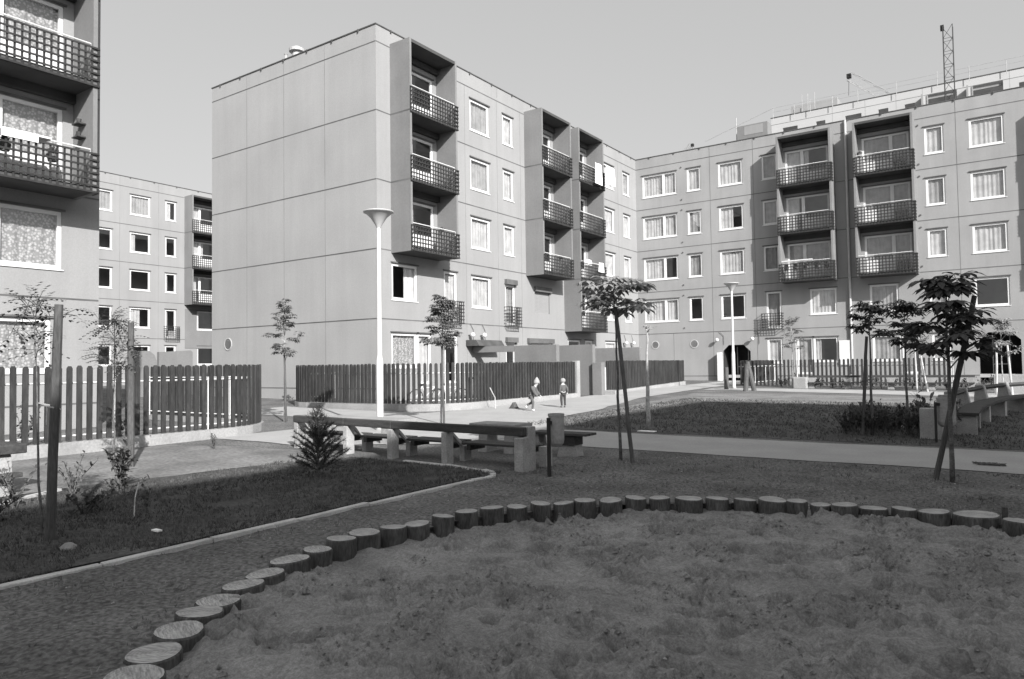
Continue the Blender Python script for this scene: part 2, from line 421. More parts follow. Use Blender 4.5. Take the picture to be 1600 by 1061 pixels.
# ------------------------------------------------------------------ BUILDING B (end block facing us)
def curt():
    return R.choice(['net', 'net', 'net', 'half', 'grey', 'net'])
bB = empty('apartment_building', (XB, YN, 0.2), 'pale five storey panel block with blank end wall and three balcony stacks, in mid photo', 'apartment block')
fB = Frame('+x', XB); fE = Frame('-y', YN)
opsB = []
for k in range(1, 5):
    z = Ls[k]
    opsB += [(26.4, 27.9, z+.78, z+2.28, 'win', curt()), ]
    if k > 1: opsB += [(29.05, 29.95, z+.78, z+2.28, 'win', 'net')]
    opsB += [(39.8, 41.3, z+.78, z+2.28, 'win', curt()), (42.65, 43.6, z+.78, z+2.28, 'win', curt())]
    if k >= 2:
        opsB += [(21.45, 23.75, z+.08, z+2.25, 'glaze', 'half'), (31.3, 33.6, z+.08, z+2.25, 'glaze', 'half')]
    opsB += [(35.2, 37.5, z+.08, z+2.25, 'glaze', 'half')]
z = Ls[1]
opsB += [(21.12, 22.65, z+.80, z+2.30, 'win', 'open'), (24.4, 25.3, z+.1, z+2.3, 'door', 'net'), (29.1, 29.95, z+.1, z+2.1, 'door', 'grey'), (31.8, 33.3, z+.8, z+2.2, 'shut', 'none')]
z = Ls[0]
opsB += [(21.08, 22.6, z+.82, z+2.25, 'win', 'lace'), (22.62, 23.5, z+.1, z+2.25, 'door', 'net'), (24.4, 25.3, z+.1, z+2.25, 'door', 'none'),
         (29.1, 29.95, z+.1, z+2.0, 'door', 'none'), (31.1, 33.4, z+.8, z+2.0, 'win', 'none'), (35.2, 36.6, z+.8, z+2.25, 'win', 'none'), (37.2, 38.1, z+.8, z+2.25, 'win', 'net'), (39.8, 41.3, z+.8, z+2.25, 'win', 'net')]
m = MB(); facade(fB, m, YN, YC-.0, .1, TOP, opsB); m.build('wall', M['wall'], bB, recalc=False)
m = MB(); fE.quad(m, XB-11.3, XB, 0, -.05, TOP); m.build('end_wall', M['wallB'], bB, recalc=False)
m = MB(); m.add([(XB-11.3, YN, TOP-.05), (XB, YN, TOP-.05), (XB, YC, TOP-.05), (XB-11.3, YC, TOP-.05), (XB-11.3, YC, 0), (XB-11.3, YN, 0)], [(0, 1, 2, 3), (0, 3, 4, 5)])
m.build('roof', M['dark_wall'], bB, recalc=False)
room_back(bB, fB, YN+.02, YC, .1, TOP-.1, Ls)
m = MB()
fB.box(m, YN-.03, YC, -.2, .03, TOP, TOP+.045); fE.box(m, XB-11.33, XB-.201, -.2, .03, TOP, TOP+.045)
for i in range(14): fB.box(m, YN+.8+i*1.75, YN+.86+i*1.75, .031, .06, TOP-.07, TOP+.04)
for i in range(7): fE.box(m, XB-10.6+i*1.6, XB-10.54+i*1.6, .031, .06, TOP-.07, TOP+.04)
m.build('roof_coping', M['coping'], bB)
def hsegs(s0, s1, gaps, levels):
    out = []
    for z in levels:
        g = sorted([x for x in gaps if x[2] <= z <= x[3]])
        a = s0
        for x in g:
            if x[0] > a: out.append((a, x[0]-.01, z))
            a = max(a, x[1]+.01)
        if a < s1: out.append((a, s1, z))
    return out
gapsB = [(21.1, 24.1, 6.2, 14.9), (31.0, 34.0, 6.2, 14.9), (34.85, 37.85, 3.3, 14.9)]
joints(bB, fB, hsegs(YN+.005, YC-.01, gapsB, Ls[1:]), [(s, .73, 14.7) for s in (26.0, 28.55, 30.6, 38.6, 41.9)]+[(25.2, 14.9, TOP), (28.6, 14.9, TOP)])
joints(bB, fE, [(XB-11.29, XB-.005, z) for z in Ls], [(s, .73, TOP) for s in (-29.09, -26.38, -23.66)])
for (s0, s1) in ((21.1, 24.1), (31.0, 34.0)): loggia(bB, fB, s0, s1, [Ls[2], Ls[3], Ls[4]], 14.87)
loggia(bB, fB, 34.85, 37.85, [Ls[1], Ls[2], Ls[3], Ls[4]], 14.87)
def put_windows(bld, fr, ops, detail=True):
    for o in ops:
        kind, cur = o[4], o[5]
        if kind == 'shut':
            m = MB(); n = 16
            for i in range(n): 
                z0 = o[2]+(o[3]-.25-o[2])*i/n; fr.box(m, o[0]+.02, o[1]-.02, -.12-.0*(i % 2), -.07, z0+.004, z0+(o[3]-.25-o[2])/n)
            s_ = m.build('roller_shutter', M['wall'], bld)
            m = MB(); fr.box(m, o[0]-.05, o[1]+.05, -.1, .14, o[3]-.25, o[3]+.02); m.build('shutter_box', M['joint'], s_); continue
        window(bld, fr, *o[:6], detail=detail)
put_windows(bB, fB, opsB)
for a, b, z in ((24.3, 25.4, 3.5), (29.0, 30.05, 3.5)): french_balcony(bB, fB, a, b, z)
for a, b, z in ((29.05, 30.0, 5.63), (29.05, 30.0, 2.73), (31.0, 33.5, 2.73)):
    m = MB(); fB.box(m, a, b, .005, .16, z, z+.25); m.build('shutter_box', M['joint'], bB)
# entrance porch roof, lamps beside the door
m = MB(); m.prism([(-20.58, 2.5), (-19.8, 2.5), (-20.0, 2.78), (-20.58, 2.78)], 1, 25.9, 27.9)
m.v = [(a, b, c) for a, b, c in m.v]; m.build('porch_roof', M['coping'], bB)
def wall_lamp(bld, fr, s, z):
    m = MB(); p = fr.p(s, .02, z); q = fr.p(s, .22, z+.02)
    m.tube([p, q], .025, 6)
    l = m.build('wall_lamp', M['metal_dark'], bld)
    m = MB(); c = fr.p(s, .26, z+.02); m.lathe(c[0], c[1], [(.001, c[2]-.12), (.08, c[2]-.08), (.12, c[2]), (.08, c[2]+.08), (.001, c[2]+.12)], 12)
    m.build('globe', M['white'], l, smooth=True)
    m = MB(); m.tube([fr.p(s+.35, .03, z-.3), fr.p(s+.35, .03, z+.25), fr.p(s+.1, .05, z+.55)], .012, 5); m.build('conduit', M['joint'], l)
for s in (26.1, 27.0): wall_lamp(bB, fB, s, 3.0)
for s in (42.2, 43.3): wall_lamp(bB, fB, s, 2.9)
# round vent
def round_vent(bld, fr, s, z, r_=.2):
    m = MB(); n = 20
    def ring(ra, rb, t0, t1):
        vs = []
        for k in range(n):
            c_, s_ = math.cos(2*math.pi*k/n), math.sin(2*math.pi*k/n)
            for rr, tt in ((ra, t0), (rb, t0), (rb, t1), (ra, t1)): vs.append(fr.p(s+rr*c_, tt, z+rr*s_))
        fs = []
        for k in range(n):
            j = (k+1) % n
            for e in range(4): fs.append((k*4+e, j*4+e, j*4+(e+1) % 4, k*4+(e+1) % 4))
        m.add(vs, fs)
    ring(r_, r_+.04, .001, .03)
    v_ = m.build('round_vent', M['wallE'], bld)
    m = MB(); vs = [fr.p(s+r_*math.cos(2*math.pi*k/n), .004, z+r_*math.sin(2*math.pi*k/n)) for k in range(n)]; m.add(vs, [tuple(range(n))])
    for i in range(-4, 5):
        zz = i*.042; w = math.sqrt(max(0, r_*r_-zz*zz))-.01
        if w > .02: fr.box(m, s-w, s+w, .008, .022, z+zz-.012, z+zz+.012)
    m.build('slats', M['joint_thin'], v_, recalc=False)
round_vent(bB, fE, -30.55, 2.78, .26)
m = MB()
m.lathe(-26.95, 21.5, [(.22, TOP-.05), (.22, TOP+.95), (.36, TOP+.95), (.36, TOP+1.08), (.1, TOP+1.22), (.001, TOP+1.24)], 14)
m.lathe(-27.75, 21.5, [(.07, TOP-.05), (.07, TOP+1.0), (.10, TOP+1.05), (.001, TOP+1.1)], 10)
m.build('roof_vent', M['steel'], bB)

# ------------------------------------------------------------------ BUILDING C
bC = empty('apartment_building', (XB, YC, 0.4), 'five storey grey panel apartment block on the right with white downpipe between two balcony stacks', 'apartment block')
fC = Frame('-y', YC); XE = 16.0
opsC = []
for k in range(1, 5):
    z = Ls[k]; a, b = z+.78, z+2.28
    opsC += [(-20.1, -17.7, a, b, 'dbl', 'net' if k != 2 else 'half'), (-16.97, -16.07, a, b, 'win', 'none' if k == 1 else curt()), (-14.9, -13.38, a, b, 'win', curt() if k > 1 else 'none'),
             (-3.5, -2.6, a, b, 'win', 'grey' if k % 2 else 'net'), (-1.45, .07, a, b, 'win', 'none' if k == 1 else 'net')]
    if k > 1: opsC += [(-12.2, -11.3, a, b, 'win', 'grey'), (-10.8, -8.4, z+.08, z+2.25, 'glaze', 'half' if k > 2 else 'grey'), (-6.6, -4.25, z+.08, z+2.25, 'glaze2', 'grey')]
    else: opsC += [(-12.12, -11.24, z+.1, b, 'door', 'grey'), (-9.6, -8.15, a, b, 'win', 'net'), (-6.42, -4.98, a, b, 'win', 'grey')]
    opsC += [(7.0, 8.5, a, b, 'win', 'net'), (10.5, 12.0, a, b, 'win', 'net')]
z = Ls[0]
opsC += [(-12.12, -11.24, z+.75, z+2.25, 'win', 'net'), (-10.4, -9.5, z+.1, z+2.25, 'door', 'grey'), (-9.48, -8.15, z+.8, z+2.25, 'win', 'half'),
         (-6.35, -4.9, z+.8, z+2.25, 'win', 'grey'), (-4.88, -4.0, z+.1, z+2.25, 'door', 'grey'), (-3.45, -2.55, z+.8, z+2.25, 'win', 'grey'),
         (-14.9, -13.15, .32, 2.66, 'entry', 'none'), (-1.35, .45, .32, 2.95, 'entry', 'none')]
m = MB(); facade(fC, m, XB, XE, .1, TOP, opsC); m.build('wall', M['wallC'], bC, recalc=False)
m = MB(); m.add([(XB, YC, TOP-.05), (XE, YC, TOP-.05), (XE, YC+12, TOP-.05), (XB, YC+12, TOP-.05), (XE, YC, 0), (XE, YC+12, 0)], [(0, 1, 2, 3), (1, 4, 5, 2)]); m.build('roof', M['dark_wall'], bC, recalc=False)
room_back(bC, fC, XB, XE, .1, TOP-.1, Ls)
put_windows(bC, fC, [o for o in opsC if o[4] != 'entry'])
m = MB(); fC.box(m, XB+.035, XE, -.2, .03, TOP, TOP+.045)
for i in range(20): fC.box(m, XB+1.0+i*1.75, XB+1.06+i*1.75, .031, .06, TOP-.07, TOP+.04)
m.build('roof_coping', M['coping'], bC)
gapsC = [(-11.05, -8.05, 6.2, 14.9), (-6.9, -3.95, 6.2, 14.9), (-14.9, -13.15, .3, 2.7), (-1.35, .45, .3, 3)]
joints(bC, fC, hsegs(XB+.01, XE, gapsC, Ls), [(s, .73, TOP) for s in (-15.45, -12.72, -2.04, 1.0)]+[(-18.1, .73, 3.5)], 'joint')
for (s0, s1) in ((-11.05, -8.05), (-6.9, -3.95), (2.4, 5.4)): loggia(bC, fC, s0, s1, [Ls[2], Ls[3], Ls[4]], 14.87)
french_balcony(bC, fC, -12.35, -11.15, 3.5)
for s in (-19.4, -16.72): round_vent(bC, fC, s, 2.8, .23)
for s in (-15.1, -12.9): wall_lamp(bC, fC, s-.05, 2.98)
m = MB()
for k in range(1, 5):
    for s in (-17.35, -3.85+.05):
        for dz in (2.45, 2.62-2.3):
            c = fC.p(s, .001, Ls[k]+dz); d_ = fC.p(s, .05, Ls[k]+dz); m.tube([c, d_], .045, 8)
m.build('vent_stub', M['joint'], bC)
m = MB(); m.tube([fC.p(-7.42, .09, TOP), fC.p(-7.42, .09, 1.9), fC.p(-7.42, .09, .9)], .065, 8)
for z in (3.5, 6.3, 9.1, 11.9, 14.6): m.tube([fC.p(-7.42, .09, z), fC.p(-7.42, .09, z+.08)], .085, 8)
m.build('downpipe', M['sill'], bC)
# entrances: deep dark passages with chamfered heads
def entry(bld, fr, a, b, z0, z1, y2):
    m = MB(); P = fr.p; ch = .42
    m.add([P(a, .004, z1-ch), P(a, .004, z1), P(a+ch, .004, z1)], [(0, 1, 2)]); m.add([P(b, .004, z1-ch), P(b, .004, z1), P(b-ch, .004, z1)], [(0, 1, 2)])
    m.build('corner_panel', M['wallC'], bld, recalc=False)
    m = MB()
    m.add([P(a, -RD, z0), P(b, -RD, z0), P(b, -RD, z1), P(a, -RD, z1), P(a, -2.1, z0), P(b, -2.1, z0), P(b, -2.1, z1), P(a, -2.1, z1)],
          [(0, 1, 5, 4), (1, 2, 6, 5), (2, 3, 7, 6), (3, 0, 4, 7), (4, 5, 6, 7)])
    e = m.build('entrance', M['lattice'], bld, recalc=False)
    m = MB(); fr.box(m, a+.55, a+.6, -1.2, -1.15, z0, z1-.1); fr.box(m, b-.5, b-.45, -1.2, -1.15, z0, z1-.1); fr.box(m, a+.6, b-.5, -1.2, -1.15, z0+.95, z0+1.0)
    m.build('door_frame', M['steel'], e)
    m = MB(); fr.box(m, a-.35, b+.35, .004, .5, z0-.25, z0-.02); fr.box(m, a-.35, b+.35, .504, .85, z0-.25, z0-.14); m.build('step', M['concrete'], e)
entry(bC, fC, -14.9, -13.15, .32, 2.66, 0); entry(bC, fC, -1.35, .45, .32, 2.95, 0)
m = MB(); fC.box(m, -15.1, -14.92, .004, .45, .3, 2.2); m.build('reveal_lit_edge', M['white'], bC)  # added slab, its white colour stands for the sunlit edge of the reveal
# open white shutter beside the ground floor window
m = MB(); fC.box(m, -8.08, -7.5, .06, .10, 1.35, 2.75); m.build('open_shutter', M['white'], bC)
# ------------------------------------------------------------------ BUILDING A (near left)
bA = empty('apartment_building', (XB, 9.7, 0.1), 'nearest panel apartment block with lattice balconies, cut off by the left edge of the photo', 'apartment block')
fA = Frame('+x', XB)
opsA = []
for k in (2, 3, 4): opsA += [(6.3, 8.75, Ls[k]+.08, Ls[k]+2.25, 'glaze', 'lace')]
opsA += [(7.25, 8.75, Ls[1]+.76, Ls[1]+2.3, 'win', 'lace'), (6.2, 8.5, Ls[0]+.85, Ls[0]+2.25, 'win', 'lace')]
for k in range(5): opsA += [(0.5, 2.0, Ls[k]+.78, Ls[k]+2.28, 'win', 'net'), (-3, -1.5, Ls[k]+.78, Ls[k]+2.28, 'win', 'net')]
m = MB(); facade(fA, m, -14, 9.7, .0, TOP, opsA); m.build('wall', M['wall'], bA, recalc=False)
m = MB(); m.add([(XB, 9.7, 0), (XB-11.3, 9.7, 0), (XB-11.3, 9.7, TOP), (XB, 9.7, TOP), (XB, -14, TOP), (XB-11.3, -14, TOP)], [(0, 1, 2, 3), (2, 3, 4, 5)]); m.build('end_wall', M['wall'], bA, recalc=False)
room_back(bA, fA, -14, 9.68, .0, TOP-.1, Ls)
put_windows(bA, fA, opsA)
joints(bA, fA, hsegs(-14, 9.69, [(6.05, 9.15, 6.2, 14.9)], Ls), [(4.5, .7, 6.3)])
loggia(bA, fA, 6.05, 9.12, [Ls[2], Ls[3], Ls[4]], 14.87)
m = MB(); fA.box(m, -14, 9.73, -.2, .03, TOP, TOP+.045); m.build('roof_coping', M['coping'], bA)
# little shelves hung on the balcony side wall
m = MB()
for z in (7.75, 8.1): m.box(-20.2, -19.85, 8.80, 9.005, z, z+.03); m.tube([(-20.02, 8.9, z+.03), (-20.02, 8.9, z+.16)], [.05, .07], 8)
m.build('wall_shelf', M['wood'], bA)
# ------------------------------------------------------------------ BUILDING D (far left)
XD = -53.2; LD = [3.97-2.8+2.8*i for i in range(6)]; TD = LD[5]+.72
bD = empty('apartment_building', (XD, 30, .5), 'distant five storey panel block seen through the gap between the two nearer blocks', 'apartment block')
fD = Frame('+x', XD)
opsD = []
for k in range(5):
    z = LD[k]; a, b = z+.78, z+2.28
    opsD += [(24.4, 25.95, a, b, 'win', 'grey' if k == 4 else 'none'), (27.25, 28.75, a, b, 'win', 'grey' if k == 4 else 'half' if k in (1, 3) else 'none'), (20.5, 22, a, b, 'win', 'none')]  # top floor grey curtains stand in for reflections in the glass
    opsD += [(29.95, 30.8, z+.1 if k == 1 else a, b, 'door' if k == 1 else 'win', 'half' if k in (1, 2, 4) else 'none')]
    if k > 1: opsD += [(31.9, 34.2, z+.08, z+2.25, 'glaze', 'half')]
    else: opsD += [(32.6, 34.2, a, b, 'win', 'none')]
m = MB(); facade(fD, m, 10, 48, .3, TD, opsD); m.build('wall', M['wall'], bD, recalc=False)
m = MB(); m.add([(XD, 10, TD-.05), (XD, 48, TD-.05), (XD-11, 48, TD-.05), (XD-11, 10, TD-.05)], [(0, 1, 2, 3)]); m.build('roof', M['dark_wall'], bD, recalc=False)
room_back(bD, fD, 10, 48, .3, TD-.1, LD)
put_windows(bD, fD, opsD)
joints(bD, fD, hsegs(10, 48, [(31.5, 34.5, LD[2]-.2, 18)], LD[1:]), [(s, LD[0], TD) for s in (26.5, 29.4)])
loggia(bD, fD, 31.5, 34.5, [LD[2], LD[3], LD[4]], LD[5]+.1)
m = MB(); fD.box(m, 31.55, 32.5, .008, .03, LD[1]-.7, LD[2]-.4); fD.box(m, 32.5, 34.4, .008, .03, LD[1]-.7, LD[1]+.75); m.build('dark_panel', M['dark_wall'], bD)
m = MB(); fD.box(m, 10, 48, -.2, .03, TD, TD+.045)
for i in range(20): fD.box(m, 11+i*1.8, 11.06+i*1.8, .031, .06, TD-.07, TD+.04)
m.build('roof_coping', M['coping'], bD)
french_balcony(bD, fD, 29.85, 30.95, LD[1]-.03)
# ------------------------------------------------------------------ BUILDING E (under construction behind C)
YE = 80; TE = 28.1
bE = empty('unfinished_building', (-20.7, YE, 1), 'taller unfinished panel block rising behind the grey right hand block', 'unfinished block')
fEE = Frame('-y', YE); opsE = []
for base in (24.6, 21.8, 19.0):
    for a, b in ((-19.5, -17.97), (-16.1, -15.2), (-13.27, -11.75), (-10.2, -9.3), (-7.85, -6.95), (1.4, 2.9)): opsE.append((a, b, base+.75, base+2.22, 'w', ''))
    for a, b in ((-5.85, -3.45), (-2.15, .2)): opsE.append((a, b, base+.1, base+2.75, 'w', ''))
m = MB(); facade(fEE, m, -20.7, 14, 1, TE, opsE)
m.add([(-20.7, YE, 1), (-20.7, YE+12, 1), (-20.7, YE+12, TE), (-20.7, YE, TE)], [(0, 1, 2, 3)]); m.build('wall', M['wallE'], bE, recalc=False)
room_back(bE, fEE, -20.65, 14, 1, TE-.1, [24.5, 21.7, 18.9], 'soffit')  # near-black material puts the darkness of the openings into the rooms' colour
m = MB(); fEE.box(m, -20.75, 14, -.2, .04, TE, TE+.08); m.build('roof_coping', M['coping'], bE)
joints(bE, fEE, [(-20.7, 14, z) for z in (27.35, 24.6)], [(s, 10, TE) for s in (-14.5, -11.4, -8.6, -6.3, .7)])
for a, b in ((-5.85, -3.45), (-2.15, .2)):
    m = MB(); fEE.box(m, a-.5, a-.35, 0, 1.0, 18, 27.2); fEE.box(m, a-.5, a-.35, 0, 1.0, 10, 18); fEE.box(m, a-.1, a, .01, .06, 24, 27.3); fEE.box(m, a, b, -.3, -.2, 26.95, 27.2)
    m.build('loggia_frame', M['wall'], bE)
m = MB(); m.box(-24, -20.72, YE-1.5, YE+4, 20, 27.45); m.build('side_wing', M['dark_wall'], bE)
m = MB(); m.box(-23.2, -21.2, YE-1.52, YE-1.505, 26.35, 27.3); m.build('wing_opening', M['wall'], bE)
m = MB(); m.box(-19.3, -14.5, YE+3, YE+7, TE, TE+1.9); m.build('stair_house', M['wallC'], bE)
m = MB()
def pole(x, y, z0, z1, r_=.05): m.tube([(x, y, z0), (x, y, z1)], r_, 5)
xs = [-20.4, -18.2, -16.6, -14.4, -12.0, -8.5, -5, -2.4, .5, 3]
for x in xs: pole(x, YE-.3, TE-.3, TE+R.uniform(.9, 1.3), .03)
for x in (-17.3, -16.6, -17.9): pole(x, YE+2, TE, TE+2.6, .035)
for i in range(len(xs)-1):
    for h in (.55, 1.0): m.tube([(xs[i], YE-.3, TE+h), (xs[i+1], YE-.3, TE+h)], .013, 4)
m.tube([(-20.4, YE-.3, TE+1), (-28, YE-.3, TE-1.2)], .025, 4); m.tube([(-24.5, YE, 25.5), (-24.5, YE, 29.0)], .04, 4)
m.build('scaffold_railing', M['steel'], bE)
# ------------------------------------------------------------------ BUILDING F (neighbour block behind the camera, closes the yard)
bF = empty('apartment_building', (13.8, 11.6, 0), 'five storey block on the near side of the yard, outside the picture, shading the sandpit', 'apartment block')
fF = Frame('-x', 13.8); opsF = []
for k in range(5):
    for s in (-18, -14, -10, -6, -2, 2, 6, 9.2): opsF.append((s, s+1.5, Ls[k]+.78, Ls[k]+2.28, 'win', 'net'))
m = MB(); facade(fF, m, -30, 11.6, 0, TOP, opsF)
m.add([(13.8, 11.6, 0), (26, 11.6, 0), (26, 11.6, TOP), (13.8, 11.6, TOP), (26, -30, TOP), (13.8, -30, TOP), (26, -30, 0), (13.8, -30, 0)], [(0, 1, 2, 3), (2, 3, 5, 4), (1, 6, 4, 2), (6, 7, 5, 4)])
m.build('wall', M['wall'], bF, recalc=False)
room_back(bF, fF, -30, 11.55, 0, TOP-.1, Ls)
for o in opsF: window(bF, fF, *o[:6], detail=False)
joints(bF, fF, [(-30, 11.59, z) for z in Ls], [])

# ------------------------------------------------------------------ cranes
def lattice_mast(name, p0, p1, w, mname, label, n, parent=None):
    m = MB(); p0 = Vector(p0); p1 = Vector(p1); d = (p1-p0).normalized()
    a = Vector((0, 1, 0)); u = d.cross(a).normalized(); v = d.cross(u).normalized()
    cs = [(u*i+v*j)*w/2 for i, j in ((-1, -1), (1, -1), (1, 1), (-1, 1))]
    for c in cs: m.tube([p0+c, p1+c], .026, 4)
    for k in range(n):
        q0 = p0+(p1-p0)*k/n; q1 = p0+(p1-p0)*(k+1)/n
        for e in range(4):
            m.tube([q0+cs[e], q0+cs[(e+1) % 4]], .018, 3, False); m.tube([q0+cs[e], q1+cs[(e+1) % 4]], .018, 3, False)
    return m
rt = empty('construction_hoist', (-3.35, 66, .7), 'tall open lattice hoist mast standing before the unfinished block at upper right', 'hoist mast')
m = lattice_mast('', (-3.35, 66, .7), (-3.3, 66, 28.0), .66, '', '', 26); m.build('mast', M['metal_dark'], rt)
m = MB(); m.box(-3.8, -3.55, 65.7, 66.1, 27.75, 28.1); m.build('pulley_head', M['metal_dark'], rt)
for tip, base, lab, w in (((-16.0, 100, 38.2), (20, 104, 8), 'mobile crane jib with a dark head leaning above the roof of the unfinished block', 1.0), ((-35.2, 95, 31.6), (-50, 97, 20), 'short pale crane jib tip just showing above the roof corner', .7)):
    rt = empty('crane_jib', base, lab, 'crane')
    L_ = (Vector(tip)-Vector(base)).length
    m = lattice_mast('', base, tip, w, '', '', int(L_/1.6)); m.build('boom', M['steel'], rt)
    q = w*.26; m = MB(); m.box(tip[0]-q, tip[0]+q, tip[1]-q, tip[1]+q, tip[2]-q, tip[2]+q); m.tube([tip, (tip[0]-.1, tip[1], tip[2]-2.5)], .03, 4); m.build('jib_head', M['metal_dark'], rt)

# ------------------------------------------------------------------ ground
LOGS = [(-3.6, 1.70, .17), (-3.76, 1.95, 0.173), (-3.99, 2.19, 0.165), (-4.15, 2.43, 0.159), (-4.34, 2.68, 0.161), (-4.5, 2.92, 0.158), (-4.61, 3.18, 0.155), (-4.73, 3.46, 0.166), (-4.84, 3.77, 0.165), (-4.9, 4.1, 0.139), (-4.97, 4.43, 0.14), (-4.97, 4.71, 0.151), (-4.93, 5.05, 0.142), (-4.87, 5.32, 0.139), (-4.81, 5.64, 0.131), (-4.76, 5.97, 0.135), (-4.63, 6.24, 0.138), (-4.46, 6.46, 0.125), (-4.34, 6.75, 0.128), (-4.15, 6.93, 0.121), (-3.99, 7.13, 0.13), (-3.76, 7.31, 0.144), (-3.57, 7.56, 0.135), (-3.35, 7.73, 0.135), (-3.06, 7.9, 0.164), (-2.79, 8.06, 0.145), (-2.51, 8.18, 0.137), (-2.23, 8.25, 0.16), (-1.97, 8.25, 0.115), (-1.74, 8.3, 0.114), (-1.5, 8.3, 0.136), (-1.24, 8.38, 0.144), (-0.96, 8.44, 0.129), (-0.69, 8.47, 0.156), (-0.33, 8.5, 0.228), (0.03, 8.33, 0.18), (.35, 8.2, .15), (.66, 8.05, .15)]
PIT = [(x, y) for x, y, r_ in LOGS]+[(1.6, 7.5), (2.2, 6.8), (2.7, 5.8), (2.9, 4.6), (2.8, 3.2), (2.2, 1.9), (1.2, .8), (-.2, .1), (-1.6, .1), (-2.8, .8)]
PIT2 = [(-1.2+(x+1.2)*1.045, 4.2+(y-4.2)*1.045) for x, y in PIT]
def inside(x, y, poly):
    c = False; n = len(poly); j = n-1
    for i in range(n):
        xi, yi = poly[i]; xj, yj = poly[j]
        if (yi > y) != (yj > y) and x < (xj-xi)*(y-yi)/(yj-yi)+xi: c = not c
        j = i
    return c
def axis(a, b, st, lo, hi):
    v = []; x = a
    while x < b+1e-6: v.append(x); x += st
    q = st; x = v[-1]
    while x < hi: q *= 1.35; x = min(hi, x+q); v.append(x)
    q = st; x = v[0]
    while x > lo: q *= 1.35; x = max(lo, x-q); v.insert(0, x)
    return v
gx = axis(-6.4, 3.6, .075, -1500, 1500); gy = axis(-.4, 11.2, .075, -1500, 1500)
vs = []; idx = {}; fs = []
def gz(x, y):
    z = rise(x, y) if abs(x)+abs(y) < 200 else 0.0142*min(max(x*FH[0]+y*FH[1]-14, 0), 200)
    if -6.6 < x < 4 and -.6 < y < 12:
        fd = min(1, max(0, (11.9-y)/1.2))
        z += fd*.022*noise.fractal(Vector((x*2.2, y*2.2, 3)), 1, 2, 4) + fd*.010*noise.noise(Vector((x*9, y*9, 1)))
    return z-.008
for i, x in enumerate(gx):
    for j, y in enumerate(gy): vs.append((x, y, gz(x, y)))
ny = len(gy)
for i in range(len(gx)-1):
    for j in range(ny-1):
        cx, cy = (gx[i]+gx[i+1])/2, (gy[j]+gy[j+1])/2
        if -5.1 < cx < 3.1 and 0 < cy < 8.7 and inside(cx, cy, PIT): continue
        fs.append((i*ny+j, (i+1)*ny+j, (i+1)*ny+j+1, i*ny+j+1))
kept = set((f[0]//ny, f[0] % ny) for f in fs)
def sk(a, b):
    k = len(vs); vs.extend([(vs[a][0], vs[a][1], -.4), (vs[b][0], vs[b][1], -.4)]); fs.append((a, b, k+1, k))
for i in range(1, len(gx)-2):
    for j in range(1, ny-2):
        if (i, j) in kept: continue
        if (i-1, j) in kept: sk(i*ny+j, i*ny+j+1)
        if (i+1, j) in kept: sk((i+1)*ny+j, (i+1)*ny+j+1)
        if (i, j-1) in kept: sk(i*ny+j, (i+1)*ny+j)
        if (i, j+1) in kept: sk(i*ny+j+1, (i+1)*ny+j+1)
m = MB(); m.add(vs, fs); g = m.build('ground', M['ground'], smooth=True, recalc=False); tag(g, kind='structure')

# sand with footprints and clods
foot = [(R.uniform(-4.6, 2.4), R.uniform(.3, 8.2), R.uniform(0, 6.28), R.uniform(.7, 1.2)) for _ in range(750)]
cells = {}
for f_ in foot: cells.setdefault((int(f_[0]//.4), int(f_[1]//.4)), []).append(f_)
def sz(x, y):
    mk = min(1, max(0, noise.noise(Vector((x*1.7, y*1.7, 31)))*3+.25))
    z = -.025-.05*min(1, max(0, (y-2.5)/2.5))*(1-.55*min(1, max(0, (x+3)/1.5)))-.03*math.exp(-((x+4)**2+(y-6.6)**2)/2)+.05*noise.fractal(Vector((x*1.1, y*1.1, 9)), 1, 2, 3)+(.034+.04*mk)*noise.fractal(Vector((x*4, y*4, 5)), 1, 2.1, 3)+mk*(.034*noise.noise(Vector((x*13, y*13, 2)))+.026*noise.noise(Vector((x*29, y*29, 2))))+.003*noise.noise(Vector((x*30, y*30, 7)))
    rd = noise.noise(Vector((x*2.6, y*2.6, 20))); z += .04*abs(rd)
    ci, cj = int(x//.4), int(y//.4)
    for a in (-1, 0, 1):
        for b in (-1, 0, 1):
            for fx, fy, an, k in cells.get((ci+a, cj+b), ()):
                dx, dy = x-fx, y-fy
                u = (dx*math.cos(an)+dy*math.sin(an))/(.12*k); v = (-dx*math.sin(an)+dy*math.cos(an))/(.055*k)
                q = u*u+v*v
                if q < 4: z += -.065*math.exp(-q*q*.8)+.034*math.exp(-(math.sqrt(q)-1.25)**2*9)
    return z
st = .023; nx = int(8.4/st); nyy = int(9.1/st); vs = []; fs = []; keep = {}
for i in range(nx):
    for j in range(nyy):
        x = -5.25+i*st; y = -.2+j*st
        vs.append((x, y, sz(x, y) if inside(x, y, PIT) else min(sz(x, y), -.06)))
for i in range(nx-1):
    for j in range(nyy-1):
        x = -5.25+i*st; y = -.2+j*st
        if inside(x, y, PIT2): fs.append((i*nyy+j, (i+1)*nyy+j, (i+1)*nyy+j+1, i*nyy+j+1))
m = MB(); m.add(vs, fs); s_ = m.build('sand', M['sand'], smooth=True, recalc=False); tag(s_, kind='structure')

